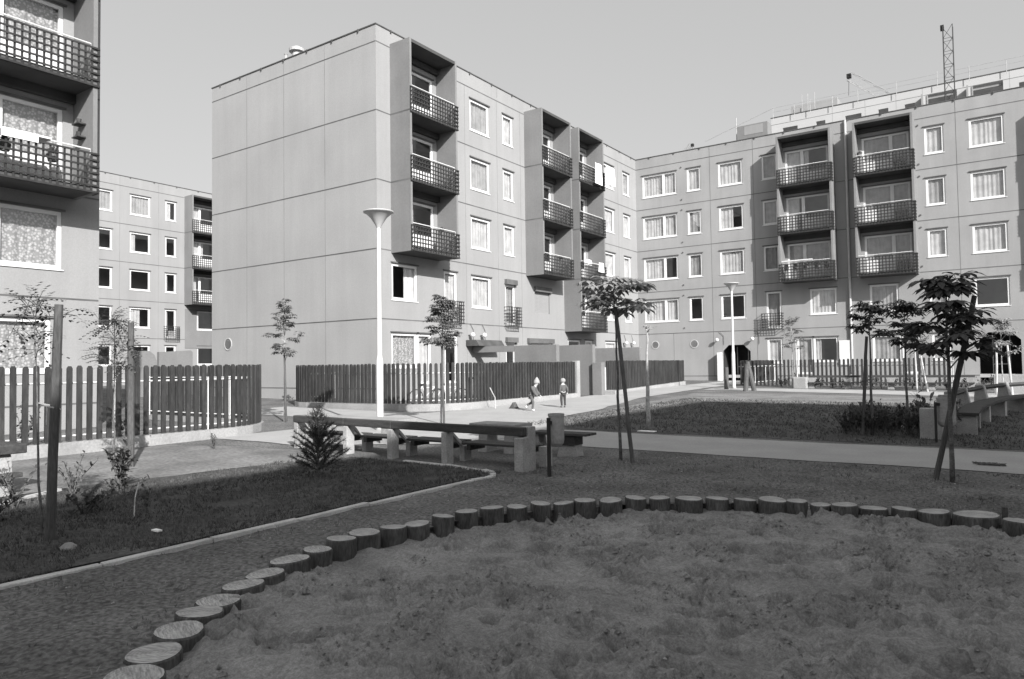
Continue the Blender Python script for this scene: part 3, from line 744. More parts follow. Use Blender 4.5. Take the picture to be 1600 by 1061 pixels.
# flat sheets following the terrain
def sheet(name, poly, off, material, kind='structure'):
    me = bpy.data.meshes.new(name); bm = bmesh.new()
    f = bm.faces.new([bm.verts.new((x, y, 0)) for x, y in poly])
    for d in [11, 12, 13, 14, 15, 16, 17]:
        bmesh.ops.bisect_plane(bm, geom=bm.verts[:]+bm.edges[:]+bm.faces[:], plane_co=(FH[0]*d, FH[1]*d, 0), plane_no=(FH[0], FH[1], 0))
    for v in bm.verts: v.co.z = rise(v.co.x, v.co.y)+off
    bmesh.ops.triangulate(bm, faces=bm.faces); bmesh.ops.recalc_face_normals(bm, faces=bm.faces)
    for f in bm.faces:
        if f.normal.z < 0: f.normal_flip()
    bm.to_mesh(me); bm.free(); me.materials.append(material)
    o = bpy.data.objects.new(name, me); C.objects.link(o); tag(o, kind=kind); return o
def wob(pts, amp=.12, step=.5, sd=1):
    out = []
    for i in range(len(pts)):
        a = Vector(pts[i]+(0,)); b = Vector(pts[(i+1) % len(pts)]+(0,)); L_ = (b-a).length; n = max(1, min(60, int(L_/step)))
        for k in range(n):
            p = a+(b-a)*k/n; n_ = noise.noise(Vector((p.x*.8, p.y*.8, sd)))*amp
            d = (b-a).normalized(); out.append((p.x-d.y*n_, p.y+d.x*n_))
    return out
# cross path, and the broad path in front of the fences
sheet('path', wob([(-9.0, 12.25), (14, 12.1), (40, 12.1), (40, 15.3), (14, 15.25), (-9.0, 14.75)], .14), .001, M['path'])
sheet('path', wob([(-14.9, 9.5), (-14.9, 14), (-22, 14.5), (-22, 17), (-15.2, 17), (-14.8, 19), (-14.8, 37), (-14.4, 44.5), (-12.4, 44.5), (-12.6, 35), (-12.3, 27), (-10.9, 20.4), (-10.6, 16.8), (-9.02, 15.0), (-9.02, 12.2), (-9.6, 11.2), (-11.9, 9.6)], .12), .006, M['path'])
sheet('path', wob([(-12.2, 33.6), (-12.3, 35.4), (4, 35.6), (14, 35.6), (14, 31), (0, 31.5), (-8, 33.0)], .15), .001, M['path'])
# lawns
sheet('lawn', wob([(-8.95, 15.2), (-6.2, 15.15), (-1.0, 15.3), (14, 15.5), (14, 26.1), (0, 26.0), (-8.9, 25.9), (-9.6, 25.3), (-9.7, 20.5), (-9.5, 17.2)], .22), .0, M['lawn_far'])  # darker sheet, cut roughly along the edge of the cast shadow
sheet('lawn', wob([(-8, 31.5), (-11.5, 30.5), (-10.7, 20.5), (-10.3, 17.2), (-9.3, 15.7), (14, 15.8), (14, 30), (0, 29.8)], .15), -.004, M['lawn_sun_tone'])  # covers the sunlit margin; sunlight is put into its paler colour
sheet('lawn', wob([(-6.34, -6), (-6.34, 7.8), (-6.5, 8.4), (-7.0, 8.72), (-8.6, 8.85), (-9.6, 8.9), (-10.2, 7.4), (-10.4, 6), (-10.6, 4.9), (-10.9, -6)], .10, .4), .008, M['lawn'])
sheet('lawn', wob([(-14.7, 8.4), (-14.8, -6), (-10.95, -6), (-10.65, 4.9), (-10.45, 6), (-10.25, 7.4), (-9.65, 8.95), (-11.6, 9.1)], .10, .4), .001, M['lawn_sun_tone'])  # sunlit side of the left lawn, thin turf with sunlight in its tone

# kerb: concrete edging stones
pts = [(-6.2, -2.0)]
while pts[-1][1] < 7.9: pts.append((-6.2-.02*noise.noise(Vector((0, pts[-1][1], 0))), pts[-1][1]+.99))
pts = [p for p in pts if p[1] < 7.9]+[(-6.2, 7.9), (-6.17, 8.15), (-6.2, 8.4), (-6.35, 8.6), (-6.62, 8.74), (-7.5, 8.9), (-8.5, 8.98)]
m = MB()
for i in range(len(pts)-1):
    a = Vector(pts[i]+(0,)); b = Vector(pts[i+1]+(0,)); d = (b-a).normalized(); n_ = Vector((-d.y, d.x, 0))*.042
    a = a+d*.008+Vector((R.uniform(-.012, .012), 0, 0)); b = b-d*.004; j1, j2 = R.uniform(-.008, .012), R.uniform(-.008, .012)
    m.hexa([(a+n_).to_tuple()[:2]+(-.15,), (b+n_).to_tuple()[:2]+(-.15,), (b-n_).to_tuple()[:2]+(-.15,), (a-n_).to_tuple()[:2]+(-.15,),
            (a+n_).to_tuple()[:2]+(.022+j1,), (b+n_).to_tuple()[:2]+(.022+j2,), (b-n_).to_tuple()[:2]+(.022+j2,), (a-n_).to_tuple()[:2]+(.022+j1,)])
k_ = m.build('kerb', M['kerb'], bevel=.008); tag(k_, kind='structure')
m = MB(); pts = [(-9.2, 1.6), (-9.6, 2.7), (-10.02, 3.6), (-10.3, 4.1), (-10.48, 4.45)]
for i in range(len(pts)-1):
    a = Vector(pts[i]+(0,)); b = Vector(pts[i+1]+(0,)); d = (b-a).normalized(); n_ = Vector((-d.y, d.x, 0))*.035
    m.hexa([tuple((a+n_)[:2])+(-.1,), tuple((b+n_)[:2])+(-.1,), tuple((b-n_)[:2])+(-.1,), tuple((a-n_)[:2])+(-.1,), tuple((a+n_)[:2])+(.04,), tuple((b+n_)[:2])+(.04,), tuple((b-n_)[:2])+(.04,), tuple((a-n_)[:2])+(.04,)])
k_ = m.build('kerb', M['kerb']); tag(k_, kind='structure')

# ------------------------------------------------------------------ logs
def log_mesh(r_, ht, tilt, sq):
    m = MB(); n = 22; ph = R.random()*6
    def rad(k): 
        a = 2*math.pi*k/n; return r_*(1+.05*math.sin(2*a+ph)+.03*math.sin(3*a+ph*2)+R.uniform(-.028, .028))
    rr = [rad(k) for k in range(n)]
    prof = [(1.0, -.4), (1.0, ht*.5), (1.0, ht-.012), (.94, ht)]
    vs = []
    for f_, z in prof:
        for k in range(n):
            a = 2*math.pi*k/n; x, y = rr[k]*f_*math.cos(a)*sq, rr[k]*f_*math.sin(a)
            vs.append((x, y, z+(tilt[0]*x+tilt[1]*y)*(1 if z > 0 else 0)))
    fs = [(i*n+k, i*n+(k+1) % n, (i+1)*n+(k+1) % n, (i+1)*n+k) for i in range(3) for k in range(n)]
    m.add(vs, fs); m.mi = 1
    m.add([vs[3*n+k] for k in range(n)], [tuple(range(n))])
    return m
rim = [(.66, 8.05)]+PIT[len(LOGS):]+[(-3.6, 1.70)]; EXTRA = []
for (x0_, y0_), (x1_, y1_) in zip(rim, rim[1:]):
    n_ = max(1, round(math.hypot(x1_-x0_, y1_-y0_)/.31))
    EXTRA += [(x0_+(x1_-x0_)*q/n_, y0_+(y1_-y0_)*q/n_, R.uniform(.13, .16)) for q in range(n_)]
for i, (x, y, r_) in enumerate(LOGS+EXTRA[1:]):
    ht = (.035 if y < 3.6 else .062)+R.uniform(-.014, .016)
    big = r_ > .2
    m = log_mesh(r_*.93, ht, (R.uniform(-.07, .07), R.uniform(-.09, .07)), 1.0)
    me = m.mesh('log_post', [M['log_side'], M['log_top']]); o = bpy.data.objects.new('log_post', me); C.objects.link(o)
    o.location = (x, y, 0); o.rotation_euler.z = R.uniform(-.5, .5)
    if i >= len(LOGS): lab = 'sawn log closing the sandpit rim outside the right and bottom edges of the photo'
    elif i == 0: lab = 'sawn log at the bottom edge of the photo, nearest of the sandpit rim'
    elif i == 1: lab = 'large pale sawn log end, second from the near end of the sandpit rim'
    elif big: lab = 'widest sawn log on the far right of the sandpit rim'
    elif y < 3.6: lab = 'broad low sawn log on the near left of the sandpit rim'
    elif x < -3.9: lab = 'upright sawn log on the curved left side of the sandpit rim'
    else: lab = 'short sawn log on the far side of the sandpit rim'
    tag(o, lab, 'log', 'sawn logs set in the ground round the sandpit')
m = MB(); m.tube([(-.10, 8.62, -.1), (-.10, 8.62, .13)], [.028, .026], 7); tag(m.build('wooden_peg', M['log_side']), 'thin wooden peg between the last sandpit logs at the right', 'peg')

# ------------------------------------------------------------------ fences
def path_len(pts):
    out = [0]
    for a, b in zip(pts, pts[1:]): out.append(out[-1]+math.hypot(b[0]-a[0], b[1]-a[1]))
    return out
def fence(pts, ztop, zbot, label, footing=True, gap=.2, th=.022):
    """pts: centre line (x,y). zbot callable picket foot height"""
    L_ = path_len(pts); tot = L_[-1]
    def at(s):
        for i in range(len(pts)-1):
            if s <= L_[i+1] or i == len(pts)-2:
                t = (s-L_[i])/max(1e-6, L_[i+1]-L_[i]); a, b = pts[i], pts[i+1]
                d = ((b[0]-a[0])/max(1e-6, L_[i+1]-L_[i]), (b[1]-a[1])/max(1e-6, L_[i+1]-L_[i]))
                return (a[0]+(b[0]-a[0])*t, a[1]+(b[1]-a[1])*t), d
    o = empty('picket_fence', (pts[0][0], pts[0][1], rise(*pts[0])), label, 'fence')
    nsec = max(1, round(tot/2.0))
    for k in range(nsec):
        m = MB(); a, b = tot*k/nsec, tot*(k+1)/nsec; n = round((b-a)/gap)
        for i in range(n):
            s = a+(i+.5)*(b-a)/n; (x, y), d = at(s); z0 = zbot(s/tot)-.05; w = .048
            nx_, ny_ = -d[1], d[0]
            z1 = ztop+R.uniform(-.012, .012); lean = R.uniform(-.006, .006)
            prof = [(-w, z0), (w, z0), (w, z1-.05), (w*.45, z1-.005), (-w*.45, z1-.005), (-w, z1-.05)]
            P = []
            for side in (-th, th):
                for u, z in prof:
                    u += lean*(z-z0)
                    P.append((x+d[0]*u+nx_*(side+.045), y+d[1]*u+ny_*(side+.045), z))
            nn = 6
            m.add(P, [tuple(range(nn))[::-1], tuple(range(nn, 2*nn))]+[(q, (q+1) % nn, nn+(q+1) % nn, nn+q) for q in range(nn)])
        m.build('picket_panel', M['picket'], o)
        m = MB(); q = 8
        for zz in (ztop-.34, None):
            P = []
            for i in range(q+1):
                s = a+(b-a)*i/q; (x, y), d = at(s); P.append((x, y, zz if zz else zbot(s/tot)+.04))
            m.tube(P, .02, 4)
        m.build('rail', M['dirty_white'], o)
    for k in range(nsec+1):
        (x, y), d = at(tot*k/nsec); m = MB(); z0 = zbot(min(1, k/nsec))-.1
        for sgn in (-.035, .035): m.tube([(x+d[0]*sgn-d[1]*-.0, y+d[1]*sgn, z0), (x+d[0]*sgn, y+d[1]*sgn, ztop-.3)], .014, 5)
        m.build('post', M['dirty_white'], o)
    if footing:
        m = MB(); n = max(8, int(tot/.5)); ring = []
        for i in range(n+1):
            (x, y), d = at(tot*i/n); ring.append(((x, y), d, zbot(i/n)-.07))
        vs = []; 
        for (x, y), d, z in ring:
            w = .11
            for sx, zz in ((-w, -.3), (-w, z), (w, z), (w, -.3)): vs.append((x-d[1]*(sx+.03), y+d[0]*(sx+.03), zz))
        fs = [(i*4+e, i*4+e+1, i*4+5+e, i*4+4+e) for i in range(n) for e in range(3)]+[(0, 1, 2, 3), (n*4, n*4+1, n*4+2, n*4+3)]
        m.add(vs, fs); m.build('footing', M['footing'], o)
    return o
def arc(cx, cy, r_, a0, a1, n=8): return [(cx+r_*math.cos(math.radians(a0+(a1-a0)*i/n)), cy+r_*math.sin(math.radians(a0+(a1-a0)*i/n))) for i in range(n+1)]
# outer side must be at +normal? pickets sit on the yard side
ptsA = [(-21.8, 11.77), (-17, 11.77)]+arc(-17, 9.77, 2, 90, 0)[1:]+[(-15, 4), (-15, -3)]
fence(ptsA, 1.71, lambda t: .31+.0*t, 'dark picket fence with a rounded end on a pale concrete footing, at the left', gap=.19)
ptsB = [(-15.0, 26.1), (-15, 19.3)]+arc(-17, 19.3, 2, 0, -90)[1:]+[(-21, 17.3)]+arc(-21, 19.3, 2, -90, -180)[1:]+[(-23, 20.25)]
fence(ptsB, 1.71, lambda t: .46-.06*t, 'dark picket fence with rounded corners below the blank end wall, behind the street lamp', gap=.175, th=.034)
fence([(-15, 38.2), (-15, 28.9)], 1.74, lambda t: .64-.22*t, 'short dark picket fence on a pale footing beyond the grey screen walls', gap=.17, th=.036)
fence([(-2.2, 38.0), (-11.7, 38.0), (-11.7, 44.5)], 1.68, lambda t: .42, 'long dark picket fence before the ground floor of the grey block', footing=False, gap=.21)
m = MB(); m.box(-15.12, -14.88, 26.15, 26.4, 0, 1.74); tag(m.build('gate_pillar', M['footing'], bevel=.01), 'white concrete pillar ending the rounded picket fence beside the grey walls', 'pillar')
# grey screen walls at the entrance
m = MB(); m.box(-18.2, -16.0, 26.35, 26.6, 0, 2.46); 
w_ = m.build('screen_wall', M['dark_wall'], bevel=.01); tag(w_, 'long grey screen wall rising behind the right end of the rounded fence', 'wall')
m = MB(); m.box(-20.55, -18.21, 26.35, 26.6, 2.2, 2.48); tag(m.build('porch_beam', M['dark_wall']), 'low grey beam bridging from the facade to the screen wall', 'beam')
m = MB(); m.box(-17.2, -15.0, 27.75, 28.0, 0, 2.45); tag(m.build('screen_wall', M['dark_wall'], bevel=.01), 'tall grey screen wall in the middle, behind the smaller child', 'wall')
m = MB(); m.box(-15.0+.04, -14.5, 27.6, 27.9, 0, 1.66); tag(m.build('screen_wall', M['dark_wall'], bevel=.01), 'low narrow grey wall stub with a pale edge beside the tall screen wall', 'wall')
m = MB(); m.box(-17.8, -15.1, 32.8, 33.0, 0, 2.40); tag(m.build('screen_wall', M['dark_wall'], bevel=.01), 'farthest grey screen wall, above the short picket fence', 'wall')
m = MB(); m.box(-14.95, -14.2, 28.3, 29.2, 0, .42); tag(m.build('stone_block', M['footing'], bevel=.03), 'pale concrete block at the foot of the low wall stub', 'block')
for xx, yy, w, lab in ((-35, 18.0, 1.3, 'low grey wall with a rounded shoulder far behind the left fence'), (-35, 19.4, 1.8, 'wider flat grey wall far behind the left fence')):
    m = MB()
    prof = [(yy, 0), (yy+w, 0), (yy+w, 2.0), (yy+w*.9, 2.35), (yy+w*.7, 2.55), (yy, 2.55)] if w < 1.5 else [(yy, 0), (yy+w, 0), (yy+w, 2.5), (yy+w-.1, 2.6), (yy, 2.5)]
    m.prism(prof, 0, xx-.2, xx); tag(m.build('screen_wall', M['dark_wall']), lab, 'wall')

# ------------------------------------------------------------------ street lamps
def lamp(x, y, top, label):
    z0 = rise(x, y); o = empty('street_lamp', (x, y, z0), label, 'street lamp', 'funnel topped street lamps')
    m = MB(); m.lathe(x, y, [(.085, z0), (.085, z0+1.7), (.06, z0+1.85), (.05, top-.38)], 16); m.build('pole', M['lamp_metal'], o, smooth=True)
    m = MB(); m.lathe(x, y, [(.06, top-.40), (.075, top-.35), (.20, top-.16), (.33, top-.045), (.375, top-.03), (.375, top), (.3, top+.015), (.001, top+.03)], 28); m.build('shade', M['lamp_shade'], o, smooth=True)
    m = MB(); m.lathe(x, y, [(.11, z0+.05), (.12, z0+.05), (.12, z0-.1)], 16); m.build('base', M['concrete'], o)
lamp(-12.76, 12.64, 5.45, 'tall white street lamp with a funnel shade, before the blank end wall')
lamp(-11.18, 35.07, 5.47, 'distant white street lamp before the dark entrance of the grey block')

# ------------------------------------------------------------------ benches
def slats(o, x0, x1, y0, y1, z, n=3, th=.035):
    m = MB(); w = (y1-y0)/n
    for i in range(n): m.box(x0, x1, y0+i*w+.008, y0+(i+1)*w-.008, z-th, z)
    m.build('seat', M['beam'], o, bevel=.004)
def bench_near():
    o = empty('slatted_bench', (-9, 9.3, 0), 'long dark slatted bench with thick back rail on pale concrete supports behind the lawn', 'bench')
    z = .66
    m = MB()
    # thick back rail in two lengths, following the line of supports
    P = [(-11.85, 9.38), (-10.2, 9.22), (-8.9, 9.13), (-6.05, 9.02)]
    for a, b in zip(P, P[1:]):
        d = Vector((b[0]-a[0], b[1]-a[1], 0)).normalized(); n_ = Vector((-d.y, d.x, 0))*.055
        A = Vector((a[0], a[1], 0)); B = Vector((b[0], b[1], 0))-d*.006
        m.hexa([tuple((A-n_)[:2])+(.52,), tuple((B-n_)[:2])+(.52,), tuple((B+n_)[:2])+(.52,), tuple((A+n_)[:2])+(.52,), tuple((A-n_)[:2])+(.655,), tuple((B-n_)[:2])+(.655,), tuple((B+n_)[:2])+(.655,), tuple((A+n_)[:2])+(.655,)])
    m.build('back_rail', M['beam'], o, bevel=.015)
    for x, y in ((-11.78, 9.40), (-10.15, 9.22), (-8.93, 9.13), (-7.65, 9.08)):
        m = MB(); m.box(x-.055, x+.055, y-.07, y+.12, -.1, .515); m.build('support', M['concrete'], o, bevel=.012)
        m = MB(); m.prism([(y+.125, .46), (y+.125, .52), (y+.42, .28), (y+.38, .25)], 0, x-.03, x+.03); m.build('brace', M['concrete'], o)
        m = MB(); m.box(x-.055, x+.055, y+.40, y+.60, -.1, .25); m.build('foot', M['concrete'], o, bevel=.01)
    m = MB(); m.prism([(8.93, -.1), (9.30, -.1), (9.30, .655), (9.09, .66), (9.085, .515), (8.93, .50)], 0, -6.2, -6.04); m.build('support', M['concrete'], o, bevel=.015)
    m = MB(); m.box(-6.2, -6.06, 9.62, 9.80, -.1, .30); m.build('foot', M['concrete'], o)
    for a, b, y in ((-11.7, -10.22, 9.42), (-10.08, -9.0, 9.36), (-8.86, -7.72, 9.33), (-7.58, -6.21, 9.30)):
        slats(o, a, b, y+.08, y+.52, .325)
        for q in (a+.1, b-.18):
            m = MB(); m.box(q, q+.08, y+.1, y+.5, .2, .288); m.build('bearer', M['wood'], o)
bench_near()
# facing row of concrete tables
for x0, x1, y, lab in ((-13.4, -12.9, 10.95, 'small sunlit concrete table top at the left behind the long bench'), (-12.45, -10.1, 10.8, 'long sunlit white concrete table behind the long bench'), (-8.35, -7.3, 10.85, 'shaded concrete table behind the right half of the long bench')):
    o = empty('concrete_table', ((x0+x1)/2, y, 0), lab, 'table')
    m = MB(); m.box(x0, x1, y-.28, y+.28, .46, .53); m.build('table_top', M['footing'], o, bevel=.01)
    for q in ((x0+x1)/2-.28*(x1-x0), (x0+x1)/2+.28*(x1-x0)):
        m = MB(); m.prism([(y-.2, -.1), (y+.2, -.1), (y+.14, .46), (y-.14, .46)], 0, q-.1, q+.1); m.build('leg', M['footing'], o)
o = empty('plank_stool', (-6.5, 10.9, 0), 'dark plank seat on a pale tapered concrete foot, beyond the litter bin', 'stool')
slats(o, -7.1, -5.95, 10.7, 11.1, .41, 3, .04)
m = MB(); m.box(-6.75, -6.2, 10.75, 11.05, .2, .365); m.build('bearer', M['wood'], o)
m = MB(); m.prism([(-6.6, -.1), (-6.15, -.1), (-6.25+.05, .2), (-6.5, .2)], 1, 10.78, 11.02); m.build('foot', M['concrete'], o)
m = MB(); m.prism([(-7.2, -.1), (-6.9, -.1), (-6.95, .36), (-7.15, .36)], 1, 10.78, 11.02); m.build('foot', M['concrete'], o)
# bench at the left edge
o = empty('plank_bench', (-11.0, 3.9, 0), 'dark plank bench end cut off by the left edge of the photo', 'bench')
m = MB(); m.box(-11.35, -10.72, 1.6, 4.16, .53, .655); m.build('back_rail', M['beam'], o, bevel=.015)
m = MB(); m.box(-10.70, -10.56, 1.6, 4.05, .24, .30); m.build('plank', M['beam'], o, bevel=.008)
m = MB(); m.prism([(-11.3, -.1), (-10.70, -.1), (-10.80, .52), (-11.3, .52)], 1, 3.75, 4.0); m.build('support', M['concrete'], o)
# benches at the right: concrete panels with a curved dark seat
o = empty('curved_bench', (-.5, 21, 0), 'curved bench of pale concrete backrests and a dark continuous seat at the right edge', 'bench')
cur = [(-1.0, 17.6), (-.95, 20.0), (-.55, 23.0), (.3, 25.6), (1.8, 28.2), (3.8, 30.3)]
def qpt(t):
    t *= len(cur)-1; i = min(int(t), len(cur)-2); f_ = t-i
    p0 = Vector(cur[max(i-1, 0)]); p1 = Vector(cur[i]); p2 = Vector(cur[i+1]); p3 = Vector(cur[min(i+2, len(cur)-1)])
    return .5*((2*p1)+(p2-p0)*f_+(2*p0-5*p1+4*p2-p3)*f_*f_+(3*p1-p0-3*p2+p3)*f_**3)
m = MB(); n = 28; prev = None; vs = []
for i in range(n+1):
    p = qpt(i/n); q = qpt(min(1, i/n+.01))-qpt(max(0, i/n-.01)); q.normalize(); nn = Vector((q.y, -q.x)); z0 = rise(p.x, p.y)
    for u, z in ((.0, .40), (.0, .46), (.42, .46), (.42, .40)): vs.append((p.x+nn.x*u, p.y+nn.y*u, z0+z))
m.add(vs, [(i*4+e, i*4+(e+1) % 4, i*4+4+(e+1) % 4, i*4+4+e) for i in range(n) for e in range(4)]+[(0, 1, 2, 3), (n*4, n*4+1, n*4+2, n*4+3)])
m.build('seat', M['beam'], o)
for i in range(8):
    t = .02+i*.13; p = qpt(t); q = qpt(t+.01)-qpt(max(0, t-.01)); q.normalize(); nn = Vector((q.y, -q.x)); z0 = rise(p.x, p.y)
    m = MB()
    def X(u, w, z): return (p.x+nn.x*u+q.x*w, p.y+nn.y*u+q.y*w, z0+z)
    # tapered concrete block, tall behind, low under the seat
    m.hexa([X(-.34, -.09, -.1), X(.38, -.09, -.1), X(.38, .09, -.1), X(-.34, .09, -.1), X(-.34, -.09, .395), X(.38, -.09, .395), X(.38, .09, .395), X(-.34, .09, .395)])
    m.hexa([X(-.34, -.09, .4), X(-.02, -.09, .4), X(-.02, .09, .4), X(-.34, .09, .4), X(-.30, -.08, .82), X(-.10, -.08, .82), X(-.10, .08, .82), X(-.30, .08, .82)])
    m.build('support', M['concrete'], o, bevel=.01)
    if i < 7:
        t2 = t+.13; p2 = qpt(t2); q2 = qpt(min(1, t2+.01))-qpt(t2-.01); q2.normalize(); n2 = Vector((q2.y, -q2.x)); z2 = rise(p2.x, p2.y)
        m = MB()
        a = Vector((p.x-nn.x*.16, p.y-nn.y*.16, z0+.74)); b = Vector((p2.x-n2.x*.16, p2.y-n2.y*.16, z2+.74)); m.tube([a, b], .06, 4); m.build('back_rail', M['beam'], o)
m = MB(); m.box(-1.55, -1.15, 16.5, 16.75, -.05, .62); tag(m.build('concrete_block', M['concrete'], bevel=.02), 'grey concrete block beside the right hand litter bin', 'block')
# long bench in front of the far fence
o = empty('slatted_bench', (-6, 36.8, .3), 'far low bench with a long dark rail before the picket fence of the grey block', 'bench')
z0 = .27
m = MB(); m.box(-8.0, -1.3, 36.70, 36.80, z0+.52, z0+.62); m.build('back_rail', M['beam'], o)
m = MB(); m.box(-8.0, -1.3, 36.3, 36.6, z0+.26, z0+.31); m.build('seat', M['beam'], o)
for x in (-7.9, -6.3, -4.5, -2.9, -1.4): m = MB(); m.prism([(x-.16, 0), (x+.16, 0), (x+.10, z0+.3), (x+.2, z0+.52), (x-.2, z0+.52), (x-.10, z0+.3)], 1, 36.45, 36.69); m.build('support', M['footing'], o)
m = MB(); m.box(-8.7, -8.05, 36.2, 36.6, 0, z0+.55); tag(m.build('concrete_block', M['footing'], bevel=.06), 'pale rough concrete block at the left end of the far bench', 'block')
m = MB(); m.box(-.6, .5, 34.4, 34.9, 0, .95); tag(m.build('concrete_block', M['footing'], bevel=.03), 'pale concrete block at the far right edge before the dark entrance', 'block')

# ------------------------------------------------------------------ litter bins
def bin_(x, y, bx, by, h, r_, z0, z1, label, arcs=False):
    o = empty('litter_bin', (x, y, 0), label, 'litter bin', 'litter bins hung on black posts')
    m = MB(); m.box(x-.022, x+.022, y-.022, y+.022, -.1, h); m.build('post', M['metal_dark'], o, bevel=.004)
    m = MB(); m.lathe(bx, by, [(.001, z0), (r_*.6, z0), (r_*.92, z0+.05), (r_, z0+.1), (r_, z1-.04), (r_*1.06, z1-.035), (r_*1.06, z1), (r_*.95, z1), (r_*.93, z0+.1), (.001, z0+.06)], 24); m.build('bucket', M['footing'], o, smooth=False)
    m = MB(); m.box(min(x, bx)-.02, max(x, bx), by-.03, by+.03-.001, z0+.2, z0+.25); m.box(min(x, bx)-.02, max(x, bx), y+.02, by, z1-.15, z1-.1); m.build('bracket', M['metal_dark'], o)
bin_(-5.52, 8.84, -5.50, 9.02, .83, .115, .40, .88, 'grey cylindrical litter bin on a thin black post beside the long bench')
bin_(-1.22, 15.9, -1.05, 16.05, .78, .16, .30, .86, 'pale litter bin on a black post among shrubs at the right')

# ------------------------------------------------------------------ vegetation
def leaf(m, p, d, up, L_, w, fold=.25, curl=.2):
    """one lanceolate leaf from p along d"""
    d = d.normalized(); s = d.cross(up)
    if s.length < 1e-3: s = d.cross(Vector((1, 0, 0)))
    s.normalize(); n_ = s.cross(d)
    a = p; b = p+d*L_*.45+n_*curl*L_*.25; c = p+d*L_-n_*curl*L_*.35
    l1 = p+d*L_*.35+s*w*.42+n_*(fold*w); r1 = p+d*L_*.35-s*w*.42+n_*(fold*w)
    l2 = p+d*L_*.68+s*w*.5+n_*(fold*w-curl*L_*.05); r2 = p+d*L_*.68-s*w*.5+n_*(fold*w-curl*L_*.05)
    m.add([a, l1, l2, c, b, r1, r2], [(0, 4, 1), (1, 4, 2), (2, 4, 3), (0, 5, 4), (5, 6, 4), (6, 3, 4)])
def palmate(m, p, d, L_, n=6, droop=.5):
    """horse chestnut style leaf: leaflets fan from one point and droop"""
    d = d.normalized(); up = Vector((0, 0, 1)); s = d.cross(up)
    if s.length < .05: s = Vector((1, 0, 0))
    s.normalize()
    for i in range(n):
        a = math.radians(-115+230*i/(n-1)); k = 1-.35*abs(a)/2
        v = (d*math.cos(a)+s*math.sin(a)); v.z = v.z*.5-droop*R.uniform(.7, 1.3)
        leaf(m, p, v, up, L_*k*R.uniform(.9, 1.1), L_*.34*k, .15, .35)
def rv(): 
    while True:
        v = Vector((R.uniform(-1, 1), R.uniform(-1, 1), R.uniform(-1, 1)))
        if .1 < v.length < 1: return v
def tree(base, h, label, crown, kind='palm', lean=(0, 0), r0=.03, nb=10, leafL=.16, nl=6, stake=None, bark='bark', lmat='leaf', group='young staked trees', clear=0, per=5):
    """crown: (zmin, radius). A tapered trunk, limbs, leaf clusters"""
    x, y = base; z0 = rise(x, y); o = empty('young_tree', (x, y, z0), label, 'tree', group)
    zt = z0+h; z1, cr = crown
    P = []; n = 9
    for i in range(n):
        t = i/(n-1); P.append(Vector((x+lean[0]*t+.03*noise.noise(Vector((x, i*.8, 0)))*(t > 0), y+lean[1]*t+.03*noise.noise(Vector((y, i*.8, 5)))*(t > 0), z0-.05+(h*.93+.05)*t)))
    m = MB(); m.tube(P, [r0*(1-.72*i/(n-1)) for i in range(n)], 7)
    lm = MB(); tips = []
    for k in range(nb):
        t = (k+.5)/nb; za = z1+(zt-z1)*(t*.93); 
        f_ = (za-z0)/(h*.93); f_ = min(max(f_, 0), .98); i = int(f_*(n-1)); s = P[i]+(P[min(i+1, n-1)]-P[i])*(f_*(n-1)-i)
        an = k*2.4+R.uniform(-.5, .5); rr = cr*math.sin(math.pi*min(.95, .25+.7*t))*R.uniform(.4, 1.15)
        e = s+Vector((math.cos(an)*rr, math.sin(an)*rr, (zt-z1)*.16*R.uniform(.5, 1.6)))
        mid = (s+e)/2+Vector((0, 0, .05)); m.tube([s, mid, e], [r0*.32, r0*.22, r0*.12], 5)
        tips += [(e, (e-s)), (mid, Vector((math.cos(an+1.3), math.sin(an+1.3), .3))), (s+(e-s)*.75, Vector((math.cos(an-1.2), math.sin(an-1.2), .2)))]
    tips.append((P[-1]+Vector((0, 0, .05)), Vector((.3, .2, 1))))
    for p, d in tips:
        d = d.normalized()
        for q in range(per):
            v = (d*.6+rv()*1.0); v.z = abs(v.z)*.5 if kind == 'palm' else v.z
            st_ = p+(v.normalized()+Vector((0, 0, R.uniform(-.5, .6))))*R.uniform(.04, .16)*(h/3); m.tube([p, st_], .0035, 3, False)
            if kind == 'palm': palmate(lm, st_, v, leafL*R.uniform(.75, 1.15), nl, .35)
            else:
                # compound twig: pairs of small leaflets
                v.normalize(); L_ = leafL*R.uniform(1.2, 2.4); up = Vector((0, 0, 1)); sd = v.cross(up)
                if sd.length < .05: sd = Vector((1, 0, 0))
                sd.normalize()
                for e in range(nl):
                    c = st_+v*L_*(e/nl)-Vector((0, 0, .12*L_*(e/nl)**2*3))
                    for sg in (-1, 1): leaf(lm, c, v*.5+sd*sg+Vector((0, 0, -.25)), up, leafL*.55*R.uniform(.8, 1.1), leafL*.24, .1, .2)
    m.build('trunk', M[bark], o, smooth=True)
    lm.build('crown', M[lmat], o, recalc=False)
    return o
def stake(p0, p1, r_, label, matn='stake', n=6):
    a = Vector((p0[0], p0[1], rise(p0[0], p0[1])-.1)); b = Vector(p1)
    m = MB(); P = [a+(b-a)*i/5+Vector((R.uniform(-.006, .006), R.uniform(-.006, .006), 0))*(i > 0) for i in range(6)]
    m.tube(P, [r_*1.05, r_, r_*.98, r_, r_*.95, r_*.85], 9)
    o = m.build('tree_stake', M[matn], smooth=False); return tag(o, label, 'stake')
tree((-7.80, 3.16), 2.38, 'spindly sapling with tiny leaves beside the thickest stake at the left', (1.7, .24), 'twig', (-.07, -.06), .014, 7, .11, 4, lmat='leaf_dark', per=3)
stake((-7.52, 3.11), (-7.47, 3.16, 2.24), .044, 'thickest rough timber stake, dark below and sunlit above, at the left')
